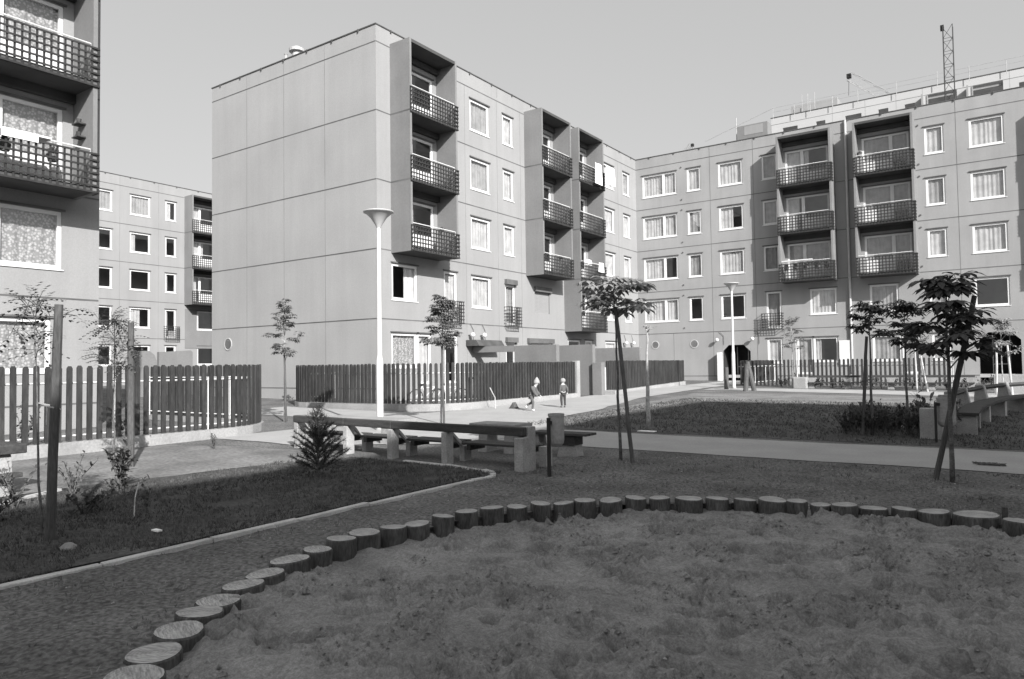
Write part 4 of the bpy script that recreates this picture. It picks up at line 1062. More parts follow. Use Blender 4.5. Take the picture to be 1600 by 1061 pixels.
m = MB(); m.tube([(-7.78, 3.12, 1.28), (-7.62, 3.05, 1.30), (-7.46, 3.06, 1.27), (-7.46, 3.17, 1.24), (-7.6, 3.2, 1.26), (-7.78, 3.16, 1.28)], .008, 5); m.tube([(-7.47, 3.06, 1.27), (-7.46, 3.05, 1.1)], .006, 4)
tag(m.build('tie_rope', M['pale_stake']), 'pale cord tying the sapling to the thickest stake', 'cord')
tree((-12.3, 6.05), 2.55, 'leafy sapling tied to a pale stake before the left picket fence', (1.5, .38), 'twig', (0, 0), .018, 11, .125, 5, lmat='leaf', per=5)
stake((-12.05, 6.2), (-12.05, 6.2, 2.40), .055, 'pale timber stake with pointed top before the left picket fence')
tree((-16.9, 13.0), 3.3, 'slim tree with layered pale leaves before the blank end wall', (1.75, .42), 'palm', (.05, 0), .026, 11, .15, 6, lmat='leaf', per=6, bark='pale_bark')
stake((-16.75, 12.95), (-16.86, 12.98, 2.0), .03, 'stake close to the trunk of the slim tree before the end wall')
tree((-12.40, 14.5), 3.35, 'tree with a dense rounded crown hiding the small balcony grille', (1.85, .50), 'palm', (.08, .05), .032, 14, .17, 6, lmat='leaf', per=7, bark='pale_bark')
stake((-12.2, 14.4), (-12.3, 14.45, 2.3), .03, 'stake against the trunk of the dense crowned tree behind the bench')
tree((-5.42, 10.95), 3.08, 'tree with crossed poles and a flat umbrella of big drooping leaves, centre right', (2.32, .58), 'palm', (-.05, -.05), .030, 12, .25, 6, lmat='leaf_pale_sun', per=3)  # brighter leaf colour paints sunlight onto this crown
stake((-5.08, 10.71), (-5.42, 10.85, 2.55), .034, 'leaning dark pole crossing the trunk of the umbrella shaped tree')
tree((-7.24, 16.15), 2.62, 'nearly bare young tree with a few twigs on top, beyond the cross path', (2.3, .28), 'twig', (0, 0), .06, 4, .05, 2, lmat='leaf_dark', per=1, bark='pale_bark')
tree((-8.75, 36.5), 3.3, 'small far tree with a fine round crown beside the low far bench', (2.0, .50), 'palm', (0, 0), .03, 10, .16, 5, lmat='leaf', per=5, bark='pale_bark')
stake((-8.5, 36.4), (-8.55, 36.4, 2.6), .03, 'thin pale stake of the small far tree', 'pale_stake')
tree((-2.45, 16.8), 2.8, 'dark young tree with finger like leaves standing in the left of the shrub bed', (2.0, .34), 'palm', (.02, 0), .035, 9, .19, 6, lmat='leaf_dark', per=4)
stake((-2.62, 16.65), (-2.5, 16.75, 2.1), .035, 'dark stake beside the tree at the left of the shrub bed')
tree((-1.95, 18.3), 2.85, 'dark leafy tree in the middle of the shrub bed', (1.7, .48), 'palm', (.0, 0), .035, 12, .20, 6, lmat='leaf_dark', per=5)
tree((-.68, 11.02), 2.66, 'nearest dark tree with very large drooping leaves at the right', (1.42, .46), 'palm', (0.0, 0), .034, 11, .27, 7, lmat='leaf_dark', per=3)
stake((-.90, 11.14), (-.36, 11.1, 2.42), .036, 'thick dark stake leaning right through the nearest large leaved tree')
tree((-3.15, 34.8), 2.7, 'small pale tree on whitewashed stakes before the far fence', (1.85, .5), 'palm', (0, 0), .028, 9, .17, 5, lmat='leaf_pale_sun', per=4, bark='pale_bark')
stake((-3.3, 34.7), (-3.35, 34.7, 2.25), .035, 'left whitewashed stake of the small pale tree', 'pale_stake'); stake((-2.9, 34.7), (-3.2, 34.7, 2.25), .035, 'right whitewashed stake of the small pale tree', 'pale_stake')
tree((-.3, 33.6), 2.9, 'sunlit pale leaved tree on white stakes before the dark entrance at the right', (1.6, .65), 'palm', (0, 0), .03, 11, .21, 5, lmat='leaf_pale_sun', per=4, bark='pale_bark')
stake((-.5, 33.5), (-.45, 33.5, 2.2), .04, 'left white stake of the sunlit tree at the right', 'pale_stake'); stake((0, 33.5), (-.1, 33.5, 2.1), .04, 'right white stake of the sunlit tree at the right', 'pale_stake')
for (x, y), (a, b, c), lab in (((-11.32, 34.36), (-11.3, 34.36, 1.35), 'short rough post left of the distant street lamp'), ((-9.98, 32.95), (-9.9, 32.95, 1.5), 'short upright rough post right of the distant street lamp'), ((-9.7, 33.4), (-10.0, 33.4, 1.6), 'short leaning rough post right of the distant street lamp')):
    o = stake((x, y), (a, b, c), .11, lab); o.name = 'wooden_post'; o['category'] = 'post'

# conifer
def conifer(x, y, h, label):
    o = empty('young_pine', (x, y, 0), label, 'pine')
    m = MB(); m.tube([(x, y, -.05), (x+.01, y, h*.5), (x, y, h)], [.022, .016, .006], 6)
    nm = MB(); k = 0
    for lv in range(12):
        t = lv/11; z = .10+(h-.14)*t; nb = 9 if t < .6 else 5
        for b in range(nb):
            a = b*2*math.pi/nb+lv*.7+R.uniform(-.3, .3); L_ = (.46*(1-t)**.9+.05)*R.uniform(.55, 1.15)
            s = Vector((x, y, z)); d = Vector((math.cos(a), math.sin(a), .45+.9*t)).normalized(); e = s+d*L_
            m.tube([s, e], [.008, .003], 4, False)
            n = int(L_/.008)
            for q in range(n):
                p = s+d*L_*(.15+.9*q/n)
                for _ in range(3 if q > n*.4 else 1):
                    v = (d*.8+rv()*1.1).normalized(); w = v.cross(rv()).normalized()*.0038; l_ = R.uniform(.05, .095)
                    nm.add([p-w, p+w, p+v*l_], [(0, 1, 2)])
    m.build('trunk', M['bark'], o); nm.build('needles', M['needle'], o, recalc=False)
conifer(-8.41, 7.06, 1.02, 'small bushy young pine on the lawn before the bench')

# small shrubs
def shrub(x, y, h, w, label, n=60, L_=.09, lmat='leaf_dark', group=None, stems=7, name='shrub', cat='shrub'):
    z0 = rise(x, y); o = empty(name, (x, y, z0), label, cat, group); m = MB(); lm = MB()
    for k in range(stems):
        a = R.uniform(0, 6.28); rr = w*R.uniform(.3, 1); hh = h*R.uniform(.6, 1)
        P = [Vector((x, y, z0-.03)), Vector((x+math.cos(a)*rr*.4, y+math.sin(a)*rr*.4, z0+hh*.55)), Vector((x+math.cos(a)*rr, y+math.sin(a)*rr, z0+hh))]
        m.tube(P, [.008, .006, .003], 4, False)
        for q in range(n//stems):
            t = R.uniform(.25, 1); p = P[0].lerp(P[1], t*2) if t < .5 else P[1].lerp(P[2], t*2-1)
            leaf(lm, p+rv()*.02, rv()+Vector((0, 0, .3)), Vector((0, 0, 1)), L_*R.uniform(.6, 1.2), L_*.4, .15, .3)
    m.build('stems', M['bark'], o); lm.build('foliage', M[lmat], o, recalc=False); return o
shrub(-10.0, 5.0, .58, .22, 'dark leafy shrub on the left lawn in front of the pale stake', 130, .13, stems=6)
shrub(-10.0, 4.4, .5, .38, 'straggly shrub right of the thickest stake', 110, .07, lmat='leaf', stems=9)
shrub(-9.6, 3.6, .55, .38, 'straggly shrub left of the thickest stake', 110, .07, lmat='leaf', stems=9)
shrub(-9.4, 4.75, .25, .35, 'low dark shrub at the shadow edge of the left lawn', 90, .08, stems=7)
shrub(-13.1, 8.4, .38, .22, 'thin pale plant on the path side of the left fence', 70, .06, lmat='leaf', stems=6)
shrub(-8.0, 4.3, .30, .14, 'low dark sprig with a pale stick on the left lawn', 40, .06, stems=5)
m = MB(); m.tube([(-7.86, 4.08, -.05), (-7.87, 4.10, .22), (-7.95, 4.18, .36)], .007, 5); tag(m.build('pale_stick', M['pale_stake']), 'short pale stick in the left lawn', 'stick')
shrub(-17.2, 6.6, .95, .35, 'dark bush just behind the pickets at the far left', 160, .11, stems=10)
shrub(-16.6, 8.3, .7, .3, 'dark bush behind the pickets at the middle of the left fence', 120, .10, stems=8)
k = 0
for i in range(9):
    for j in range(3):
        x = -3.0+i*.235+R.uniform(-.08, .08); y = 16.55+j*.9+R.uniform(-.2, .2)+i*.05
        shrub(x, y, R.uniform(.5, .72), .30, 'low dark leafy shrub in the dense bed below the right hand trees', 130, .11, group='dense bed of low shrubs at the right', stems=11)
shrub(-1.55, 17.3, .88, .28, 'broad leaved plant with light edges just above the shrub bed', 60, .2, lmat='leaf', stems=7)
for i in range(24):
    x = -9.6+i*.42+R.uniform(-.1, .1)
    shrub(x, 37.3+R.uniform(-.2, .2), R.uniform(.35, .75), .28, 'low plant in the row at the foot of the far picket fence', 70, .14, lmat=R.choice(['leaf', 'leaf_dark', 'leaf']), group='row of plants at the far fence', stems=6)
for i in range(7):
    shrub(-25.5+i*.42, 19.6+R.uniform(-.3, .3), .22, .25, 'low weed at the foot of the blank end wall', 40, .12, lmat='leaf', group='weeds at the foot of the end wall', stems=5)

shrub(-8.6, 3.9, .28, .42, 'dark low shrub spreading over the lawn in the shade at the left', 160, .08, stems=12)
shrub(-8.9, 3.1, .3, .4, 'dark low shrub right at the foot of the thickest stake', 160, .08, stems=12)
# grass blades
def blades(name, region, n, h, lean, material, test=None, clump=3):
    m = MB(); V = []; F = []
    for _ in range(n):
        x = R.uniform(region[0], region[1]); y = R.uniform(region[2], region[3])
        if test and not test(x, y): continue
        z = rise(x, y)-.004
        for c in range(clump):
            a = R.uniform(0, 6.28); hh = h*R.uniform(.4, 1.2); w = .0035+.00035*math.hypot(x, y); dx, dy = math.cos(a), math.sin(a)
            px, py = x+R.uniform(-.02, .02), y+R.uniform(-.02, .02); l_ = lean*R.uniform(.2, 1)*hh; b = R.uniform(0, 6.28); k = len(V)
            V += [(px-dx*w, py-dy*w, z), (px+dx*w, py+dy*w, z), (px+math.cos(b)*l_, py+math.sin(b)*l_, z+hh)]; F.append((k, k+1, k+2))
    m.add(V, F); o = m.build(name, M[material], recalc=False); return tag(o, kind='stuff')
blades('grass', (-14.6, -6.28, 1.8, 8.8), 34000, .05, .9, 'grass', lambda x, y: x > -10.2-.3*noise.noise(Vector((x, y*2, 0))) and R.random() < min(1, 5.5/math.hypot(x, y)+.2) and noise.noise(Vector((x*1.5, y*1.5, 4))) > -.45)
tag(bpy.data.objects['grass'], 'short dark grass covering the left lawn', 'grass')
def dirt(x, y):
    if inside(x, y, PIT): return False
    if any(math.hypot(x-a, y-b) < r_+.02 for a, b, r_ in LOGS): return False
    return noise.noise(Vector((x*1.3, y*1.3, 8))) > (.12 if y < 8.8 else -.15) or R.random() < .12
o = blades('dry_grass', (-6.1, 2.5, 1.0, 12.0), 15000, .035, 1.2, 'weed', dirt, 2); tag(o, 'sparse dry grass on the trodden ground round the sandpit', 'grass')
o = blades('meadow_grass', (-10.5, 3, 15.3, 27), 22000, .06, 1.0, 'grass', lambda x, y: R.random() < 1.2-.03*y, 2); tag(o, 'rough grass of the middle lawn beyond the cross path', 'grass')
# pebbles and litter
m = MB()
for _ in range(900):
    x, y = R.uniform(-6.1, 1.5), R.uniform(1.2, 11.8)
    if inside(x, y, PIT): 
        if R.random() < .8: continue
        z = sz(x, y)
    else: z = 0.0
    s = R.uniform(.004, .012)*(1+.6*(R.random() < .08)); a = R.uniform(0, 3)
    vs = [(x+math.cos(a+k*1.57)*s*R.uniform(.6, 1.3), y+math.sin(a+k*1.57)*s*R.uniform(.6, 1.3), z-.003) for k in range(4)]+[(x+s*.2, y, z+s*R.uniform(.4, .9))]
    m.add(vs, [(0, 1, 4), (1, 2, 4), (2, 3, 4), (3, 0, 4)])
tag(m.build('pebbles', M['pebble'], recalc=False), 'small stones and crumbs scattered on earth and sand', 'pebbles', kind='stuff')
m = MB()
for _ in range(13000):
    x, y = R.uniform(-4.9, 1.6), R.uniform(1.0, 8.2)
    if not inside(x, y, PIT) or noise.noise(Vector((x*1.7, y*1.7, 31))) < .08: continue
    z = sz(x, y); s = R.uniform(.007, .024)*(1+.8*(R.random() < .08)); a = R.uniform(0, 3)
    vs = [(x+math.cos(a+k*1.26)*s*R.uniform(.6, 1.3), y+math.sin(a+k*1.26)*s*R.uniform(.6, 1.3), z-.004) for k in range(5)]+[(x+s*.2, y, z+s*R.uniform(.5, 1.0))]
    m.add(vs, [(0, 1, 5), (1, 2, 5), (2, 3, 5), (3, 4, 5), (4, 0, 5)])
tag(m.build('sand_clods', M['clod'], recalc=False), 'small damp clods of sand strewn over the sandpit', 'clods', kind='stuff')
m = MB(); m.lathe(-7.0, 3.05, [(.001, -.02), (.06, -.01), (.07, .03), (.03, .06), (.001, .065)], 9); o = m.build('stone', M['pebble'], smooth=True); tag(o, 'rounded pale stone on the dark lawn near the kerb', 'stone')
m = MB(); m.box(-6.95, -6.84, 3.78, 3.83, .03, .045); tag(m.build('paper_scrap', M['cloth_white']), 'scrap of white paper on the dark lawn', 'paper')
m = MB(); m.box(-7.1, -6.7, 15.2, 15.4, .03, .05); tag(m.build('paper_scrap', M['cloth_white']), 'white sheet of paper at the foot of the umbrella shaped tree', 'paper')
m = MB(); V = []
for i in range(60): m.tube([(R.uniform(-.55, -.1), R.uniform(12.85, 13.05), .012), (R.uniform(-.55, -.1), R.uniform(12.85, 13.05), .03)], .006, 3, False)
tag(m.build('twig_litter', M['bark']), 'dark scatter of twigs on the cross path at the right', 'twigs')

# ------------------------------------------------------------------ garden things behind fence B
def bicycle(x, y, rz, label):
    z0 = rise(x, y)+.05; o = empty('bicycle', (x, y, z0), label, 'bicycle', 'bicycles behind the rounded fence')
    c, s = math.cos(rz), math.sin(rz)
    def T(u, w, z): return (x+c*u-s*w, y+s*u+c*w, z0+z)
    for u in (-.45, .45):
        m = MB(); m.tube([T(u+.27*math.cos(a*math.pi/10), 0, .29+.27*math.sin(a*math.pi/10)) for a in range(21)], .018, 5, False)
        w_ = m.build('wheel', M['rubber'], o)
        m = MB()
        for a in range(8): m.tube([T(u, 0, .29), T(u+.26*math.cos(a*math.pi/4), 0, .29+.26*math.sin(a*math.pi/4))], .004, 3, False)
        m.build('spokes', M['steel'], w_)
    m = MB()
    for a, b in (((-.45, .29), (-.1, .28)), ((-.1, .28), (-.2, .68)), ((-.2, .68), (-.45, .29)), ((-.18, .6), (.3, .64)), ((.3, .64), (-.1, .28)), ((.3, .72), (.45, .29))): m.tube([T(a[0], 0, a[1]), T(b[0], 0, b[1])], .014, 5)
    m.build('bike_frame', M['dirty_white'], o)
    m = MB(); m.tube([T(.28, -.22, .86), T(.3, 0, .80), T(.28, .22, .86)], .012, 5); m.tube([T(.3, 0, .7), T(.3, 0, .8)], .012, 5); m.build('handlebar', M['steel'], o)
    m = MB(); m.tube([T(-.3, 0, .72), T(-.12, 0, .73)], [.06, .03], 6); m.build('saddle', M['rubber'], o)
bicycle(-17.2, 19.4, 1.2, 'child bicycle leaning behind the pickets right of the street lamp')
bicycle(-16.6, 19.9, .9, 'second child bicycle nearer the tree behind the pickets')
o = empty('garden_table', (-17.6, 24.0, .3), 'dark table behind the pickets under the porch beam', 'table')
m = MB(); m.box(-18.3, -16.9, 23.0, 24.8, 1.05, 1.12); m.build('table_top', M['wood'], o)
for a in (-18.2, -17.0):
    for b in (23.1, 24.7): m = MB(); m.box(a-.03, a+.03, b-.03, b+.03, .1, 1.05); m.build('leg', M['wood'], o)
# things on balconies
def pot(x, y, z, label, leaves=40, r_=.1):
    o = empty('potted_plant', (x, y, z), label, 'plant', 'plants on the balconies')
    m = MB(); m.lathe(x, y, [(.001, z), (r_*.7, z), (r_, z+.18), (r_*.85, z+.18), (.001, z+.14)], 10); m.build('pot', M['terracotta'], o)
    m = MB()
    for _ in range(leaves): leaf(m, Vector((x, y, z+.2))+rv()*.1, rv()+Vector((0, 0, .8)), Vector((0, 0, 1)), .14, .05)
    m.build('leaves', M['leaf'], o, recalc=False)
pot(-19.75, 23.3, 7.15, 'small potted plant on the lowest balcony rail above the open window'); pot(-19.8, 33.2, 7.1, 'potted plant on the second stack lowest balcony')
pot(-20.1, 8.3, 7.0, 'potted plant behind the lattice of the near left balcony', 70, .14)
pot(-20.0, 7.2, 7.0, 'leafy pot at the outer side of the near left balcony', 60, .14)
for i, x in enumerate((-10.7, -10.2, -9.6, -9.0, -8.5)): pot(x, YC-.8, 6.9, 'dense balcony plant along the lowest left balcony of the grey block', 90, .15)
pot(-6.6, YC-.9, 12.9, 'pale flowering pot at the top right balcony', 60, .12)
def cloth(name, pts, label, w=.0, matn='cloth_white'):
    m = MB(); V = []; F = []; nx_, nz_ = 10, 5
    (x0, y0, z0), (x1, y1, z1) = pts
    for i in range(nx_+1):
        for j in range(nz_+1):
            u, v = i/nx_, j/nz_; d = .04*math.sin(u*9+v*2)*v
            V.append((x0+(x1-x0)*u+d*(abs(y1-y0) > abs(x1-x0)), y0+(y1-y0)*u+d*(abs(x1-x0) >= abs(y1-y0)), z1+(z0-z1)*(1-v)))
    F = [(i*(nz_+1)+j, (i+1)*(nz_+1)+j, (i+1)*(nz_+1)+j+1, i*(nz_+1)+j+1) for i in range(nx_) for j in range(nz_)]
    m.add(V, F); o = m.build(name, M[matn], recalc=False); s = o.modifiers.new('t', 'SOLIDIFY'); s.thickness = .006; return tag(o, label, 'laundry', 'laundry on the balconies')
cloth('laundry', ((-19.2, 36.2, 11.95), (-19.2, 37.1, 13.15)), 'white washing hanging over the top balcony of the farther stack, left piece')
cloth('laundry', ((-19.0, 37.12, 12.1), (-19.0, 38.35, 13.15)), 'white washing hanging over the top balcony of the farther stack, right piece')
cloth('laundry', ((-19.35, 36.7, 6.9), (-19.35, 37.4, 7.45)), 'small white cloth on the lower balcony of the farther stack')
cloth('laundry', ((-19.45, 35.2, 7.2), (-19.45, 36.1, 7.5)), 'folded cloth along the lower rail of the farther stack')
# white bedding laid over the near left rail
m = MB(); m.box(-20.0, -19.40, 6.6, 8.0, 7.36, 7.41); m.box(-19.40, -19.385, 6.9, 7.7, 7.2, 7.41); tag(m.build('bedding', M['cloth_white'], bevel=.015), 'white bedding airing over the lower near left balcony rail', 'bedding')
m = MB(); m.box(-19.95, -19.7, 6.7, 7.1, 7.415, 7.52); tag(m.build('dark_cushion', M['trousers'], bevel=.02), 'dark cushion lying on the white bedding', 'cushion')
m = MB(); m.box(-10.9, -9.2, YC-1.08, YC-.98, 7.42, 7.48); tag(m.build('rail_shelf', M['white']), 'white shelf board on the lowest left balcony rail of the grey block', 'shelf')

# ------------------------------------------------------------------ children
def skin(name, verts, edges, radii, material, parent, root=0, sub=2):
    me = bpy.data.meshes.new(name); me.from_pydata([tuple(v) for v in verts], edges, []); me.materials.append(material)
    o = bpy.data.objects.new(name, me); C.objects.link(o); o.parent = parent; pl = world_loc(parent); 
    sk = o.modifiers.new('skin', 'SKIN'); sk.use_smooth_shade = True
    for i, r_ in enumerate(radii):
        rr = r_ if isinstance(r_, tuple) else (r_, r_); me.skin_vertices[0].data[i].radius = rr
        me.skin_vertices[0].data[i].use_root = (i == root)
    ss = o.modifiers.new('sub', 'SUBSURF'); ss.levels = sub; ss.render_levels = sub
    return o
def child(loc, rz, h, label, pose):
    """figure of height h; local +x is forward. pose gives joint places as fractions"""
    o = empty('person', loc, label, 'child'); o.rotation_euler.z = rz
    J = {k: Vector(v)*h for k, v in pose['J'].items()}
    names = list(J); idx = {n_: i for i, n_ in enumerate(names)}
    E_ = [('pel', 'waist'), ('waist', 'chest'), ('chest', 'neck'), ('neck', 'skull'), ('skull', 'crown'), ('chest', 'shL'), ('shL', 'elL'), ('elL', 'wrL'), ('chest', 'shR'), ('shR', 'elR'), ('elR', 'wrR'), ('pel', 'hipL'), ('hipL', 'knL'), ('knL', 'anL'), ('anL', 'toL'), ('pel', 'hipR'), ('hipR', 'knR'), ('knR', 'anR'), ('anR', 'toR')]
    rad = {'pel': .072, 'waist': .066, 'chest': (.078, .062), 'neck': .034, 'skull': .078, 'crown': .06, 'shL': .036, 'shR': .036, 'elL': .027, 'elR': .027, 'wrL': .019, 'wrR': .019, 'hipL': .05, 'hipR': .05, 'knL': .034, 'knR': .034, 'anL': .024, 'anR': .024, 'toL': .022, 'toR': .022}
    def mk(k): v = rad[k]; return tuple(x*h for x in v) if isinstance(v, tuple) else v*h
    skin('body', [J[k] for k in names], [(idx[a], idx[b]) for a, b in E_], [mk(k) for k in names], M['skin'], o)
    def garment(nm, keys, edges, grow, material):
        ii = {k: n_ for n_, k in enumerate(keys)}
        def gr_(k): v = mk(k); g_ = grow*h; return tuple(x+g_ for x in v) if isinstance(v, tuple) else v+g_
        skin(nm, [J[k] for k in keys], [(ii[a], ii[b]) for a, b in edges], [gr_(k) for k in keys], material, o)
    garment('jacket', ['pel', 'waist', 'chest', 'shL', 'elL', 'wrL', 'shR', 'elR', 'wrR'], [('pel', 'waist'), ('waist', 'chest'), ('chest', 'shL'), ('shL', 'elL'), ('elL', 'wrL'), ('chest', 'shR'), ('shR', 'elR'), ('elR', 'wrR')], pose.get('coat', .014), M[pose['jacket']])
    garment('trousers', ['pel', 'hipL', 'knL', 'anL', 'hipR', 'knR', 'anR'], [('pel', 'hipL'), ('hipL', 'knL'), ('knL', 'anL'), ('pel', 'hipR'), ('hipR', 'knR'), ('knR', 'anR')], .010, M[pose['trousers']])
    for s in 'LR':
        a, t = J['an'+s], J['to'+s]
        skin('shoe', [a+Vector((-.01*h, 0, -.012*h)), t], [(0, 1)], [.034*h, .028*h], M[pose['shoe']], o, sub=1)
        w, e = J['wr'+s], J['el'+s]; d = (w-e).normalized(); side = d.cross(Vector((1, 0, 0))).normalized()
        vs = [w, w+d*.03*h]; ed = [(0, 1)]; rr = [.016*h, .020*h]
        for q, (off, l_) in enumerate(((-.022, .036), (-.008, .045), (.008, .043), (.022, .034))):
            vs += [w+d*.045*h+side*off*h, w+d*(.045+l_)*h+side*off*1.1*h+Vector((.01*h, 0, 0))]; n_ = len(vs); ed += [(1, n_-2), (n_-2, n_-1)]; rr += [.008*h, .006*h]
        vs += [w+d*.035*h-side*.03*h+Vector((.01*h, 0, 0))]; ed.append((1, len(vs)-1)); rr.append(.008*h)
        skin('hand', vs, ed, rr, M['skin'], o, sub=1)
    sk_, cr_ = J['skull'], J['crown']; up = (cr_-sk_).normalized(); fw_ = Vector((1, 0, 0)); sd = Vector((0, 1, 0)); c = sk_+up*.03*h
    m = MB()
    for s in (-1, 1): m.lathe(0, 0, [(.001, 0)], 3) if False else None
    def ball(m, p, r_, sq=(1, 1, 1), nn=8):
        vs = []; fs = []
        for i in range(nn+1):
            th = math.pi*i/nn
            for k in range(nn*2):
                ph = math.pi*k/nn; vs.append((p.x+r_*sq[0]*math.sin(th)*math.cos(ph), p.y+r_*sq[1]*math.sin(th)*math.sin(ph), p.z+r_*sq[2]*math.cos(th)))
        n2 = nn*2
        fs = [(i*n2+k, i*n2+(k+1) % n2, (i+1)*n2+(k+1) % n2, (i+1)*n2+k) for i in range(nn) for k in range(n2)]
        m.add(vs, fs)
    def part(nm, m, material):
        ob = bpy.data.objects.new(nm, m.mesh(nm, material, True)); C.objects.link(ob); ob.parent = o; return ob
    m = MB()
    for s in (-1, 1): ball(m, c+fw_*.078*h+sd*s*.028*h, .009*h)
    part('eyes', m, M['shoe'])
    m = MB(); ball(m, c+fw_*.086*h-up*.02*h, .012*h, (1.1, .8, 1.2))
    for s in (-1, 1): ball(m, c+sd*s*.082*h-up*.01*h, .016*h, (.7, .4, 1.1))
    part('nose_and_ears', m, M['skin'])
    m = MB(); ball(m, c+fw_*.080*h-up*.048*h, .014*h, (.4, 1.3, .3)); part('mouth', m, M['coat_light'])
    m = MB()
    if pose['head'] == 'cap':
        vs = []; prof = [(.094, -.015), (.096, .01), (.088, .05), (.06, .10), (.03, .145), (.012, .165), (.001, .17)]
        for r_, z in prof:
            for k in range(14):
                a = 2*math.pi*k/14; vs.append(tuple(c+fw_*(r_*h*math.cos(a)-z*.1*h)+sd*r_*h*math.sin(a)+up*z*h))
        m.add(vs, [(i*14+k, i*14+(k+1) % 14, (i+1)*14+(k+1) % 14, (i+1)*14+k) for i in range(len(prof)-1) for k in range(14)]); part('cap', m, M['cap'])
    else:
        ball(m, c-fw_*.014*h+up*.02*h, .092*h, (.95, 1, .95)); part('hair', m, M['hair'])
    return o
# runner bending forward with a knitted cap; heading right (towards +x,+y)
child((-12.55, 19.15, rise(-12.55, 19.15)+.015), math.radians(20), 1.04, 'child in pointed pale cap and grey coat running bent forward on the path', dict(
    J={'pel': (-.04, 0, .47), 'waist': (-.01, 0, .56), 'chest': (.06, 0, .68), 'neck': (.11, 0, .765), 'skull': (.135, 0, .83), 'crown': (.145, 0, .89),
       'shL': (.06, .095, .70), 'elL': (.10, .15, .57), 'wrL': (.20, .15, .47), 'shR': (.06, -.095, .70), 'elR': (.10, -.15, .56), 'wrR': (.21, -.14, .44),
       'hipL': (-.04, .055, .44), 'knL': (-.02, .07, .25), 'anL': (-.20, .07, .16), 'toL': (-.21, .07, .08), 'hipR': (-.03, -.055, .44), 'knR': (.04, -.06, .25), 'anR': (.01, -.06, .04), 'toR': (.09, -.065, .018)},
    jacket='coat', trousers='coat', coat=.03, shoe='shoe_white', head='cap'))
child((-12.40, 20.81, rise(-12.40, 20.81)+.015), math.radians(150), .98, 'bare headed child in light jacket and dark trousers standing by the fence end', dict(
    J={'pel': (0, 0, .50), 'waist': (0, 0, .59), 'chest': (-.01, 0, .71), 'neck': (0, 0, .80), 'skull': (.015, 0, .865), 'crown': (.01, 0, .925),
       'shL': (-.01, .095, .74), 'elL': (-.05, .135, .62), 'wrL': (-.02, .135, .49), 'shR': (-.01, -.095, .74), 'elR': (-.06, -.14, .63), 'wrR': (-.03, -.15, .50),
       'hipL': (0, .055, .46), 'knL': (.02, .06, .25), 'anL': (.0, .055, .04), 'toL': (.08, .06, .018), 'hipR': (0, -.055, .46), 'knR': (.0, -.06, .25), 'anR': (-.03, -.055, .04), 'toR': (.05, -.06, .018)},
    jacket='coat', trousers='trousers', shoe='shoe', head='hair'))
m = MB(); m.prism([(-13.85, .13), (-13.5, .13), (-13.6, .22), (-13.67, .36), (-13.75, .24)], 1, 19.65, 19.85); tag(m.build('earth_heap', M['log_side']), 'small dark pointed heap at the fence footing left of the running child', 'heap')
m = MB(); m.tube([(-14.35, 19.6, .1), (-14.35, 19.6, .5), (-14.45, 19.45, .85)], .018, 5); tag(m.build('bent_rod', M['pale_stake']), 'thin bent pale rod at the fence footing left of the children', 'rod')

# ------------------------------------------------------------------ camera
cam = bpy.data.cameras.new('camera'); co = bpy.data.objects.new('camera', cam); C.objects.link(co)
r_ = Vector((0.8208421930071441, 0.5709811781591628, -0.014092138489116675)); u_ = Vector((0.03186567518116734, -0.02114756547071472, 0.9992684119994536)); f_ = Vector((-0.5702654407593629, 0.8206907302161003, 0.03555351477552376))
mt = Matrix((r_, u_, -f_)).transposed().to_4x4(); mt.translation = Vector((0, 0, H_EYE)); co.matrix_world = mt
cam.sensor_width = 36; cam.lens = 1120.881/1600*36; cam.clip_end = 4000; cam.clip_start = .05
sc = bpy.context.scene; sc.camera = co

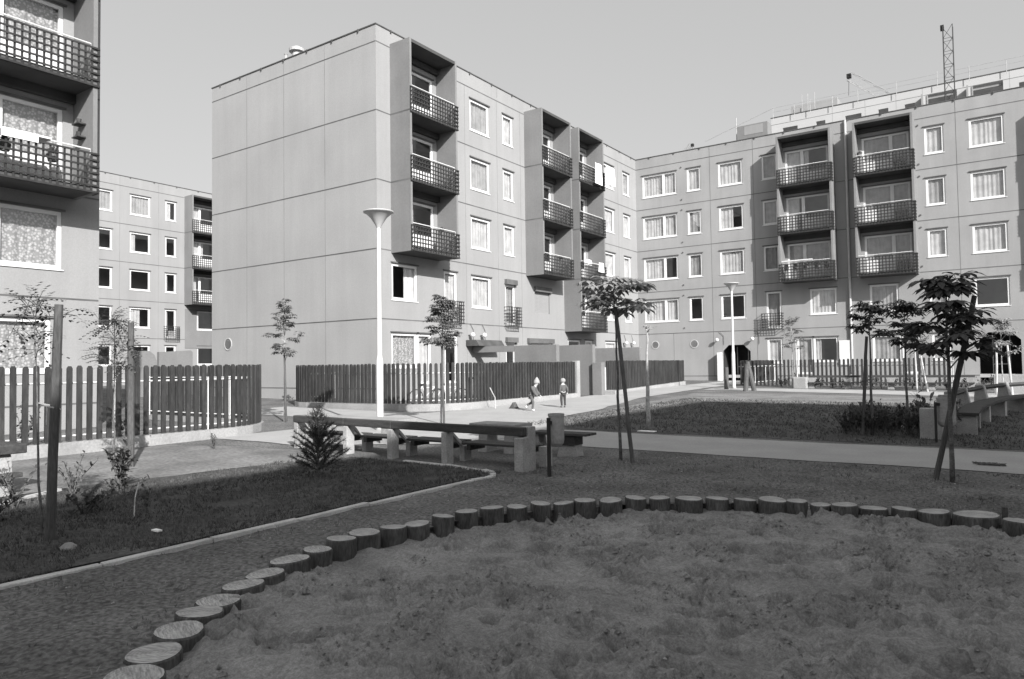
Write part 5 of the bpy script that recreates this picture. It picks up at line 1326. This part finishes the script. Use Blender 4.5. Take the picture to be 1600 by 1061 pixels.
# ------------------------------------------------------------------ light
to_sun = Vector((1, -.6, .66)).normalized()
sl = bpy.data.lights.new('sun', 'SUN'); sl.energy = SUN = 4.0; sl.angle = math.radians(.53); sl.color = (1, .985, .97)
so = bpy.data.objects.new('sun', sl); C.objects.link(so); so.rotation_euler = to_sun.to_track_quat('Z', 'Y').to_euler(); so.location = (30, -20, 40)
w = bpy.data.worlds.new('World'); sc.world = w; w.use_nodes = True; nt = w.node_tree
sky = nt.nodes.new('ShaderNodeTexSky'); sky.sky_type = 'NISHITA'; sky.sun_disc = False
sky.sun_elevation = math.asin(to_sun.z); sky.sun_rotation = math.atan2(to_sun.x, to_sun.y)
sky.air_density = 1.0; sky.dust_density = 3.0; sky.ozone_density = 1.0
bw = nt.nodes.new('ShaderNodeRGBToBW'); nt.links.new(sky.outputs[0], bw.inputs[0])
bg = nt.nodes['Background']; pw = nt.nodes.new('ShaderNodeMath'); pw.operation = 'POWER'; pw.inputs[1].default_value = .3; nt.links.new(bw.outputs[0], pw.inputs[0])
ml = nt.nodes.new('ShaderNodeMath'); ml.operation = 'MULTIPLY'; ml.inputs[1].default_value = 1.72; nt.links.new(pw.outputs[0], ml.inputs[0])
# the bright part of the sky round the sun keeps more of its own strength
sb = nt.nodes.new('ShaderNodeMath'); sb.operation = 'SUBTRACT'; sb.inputs[1].default_value = 4.5; sb.use_clamp = False; nt.links.new(bw.outputs[0], sb.inputs[0])
mxm = nt.nodes.new('ShaderNodeMath'); mxm.operation = 'MAXIMUM'; mxm.inputs[1].default_value = 0; nt.links.new(sb.outputs[0], mxm.inputs[0])
mad = nt.nodes.new('ShaderNodeMath'); mad.operation = 'MULTIPLY_ADD'; mad.inputs[1].default_value = .45; nt.links.new(mxm.outputs[0], mad.inputs[0]); nt.links.new(ml.outputs[0], mad.inputs[2])
nt.links.new(mad.outputs[0], bg.inputs['Color']); bg.inputs['Strength'].default_value = .13
sc.view_settings.view_transform = 'Standard'; sc.view_settings.look = 'None'; sc.view_settings.gamma = 1; sc.view_settings.exposure = 1.05
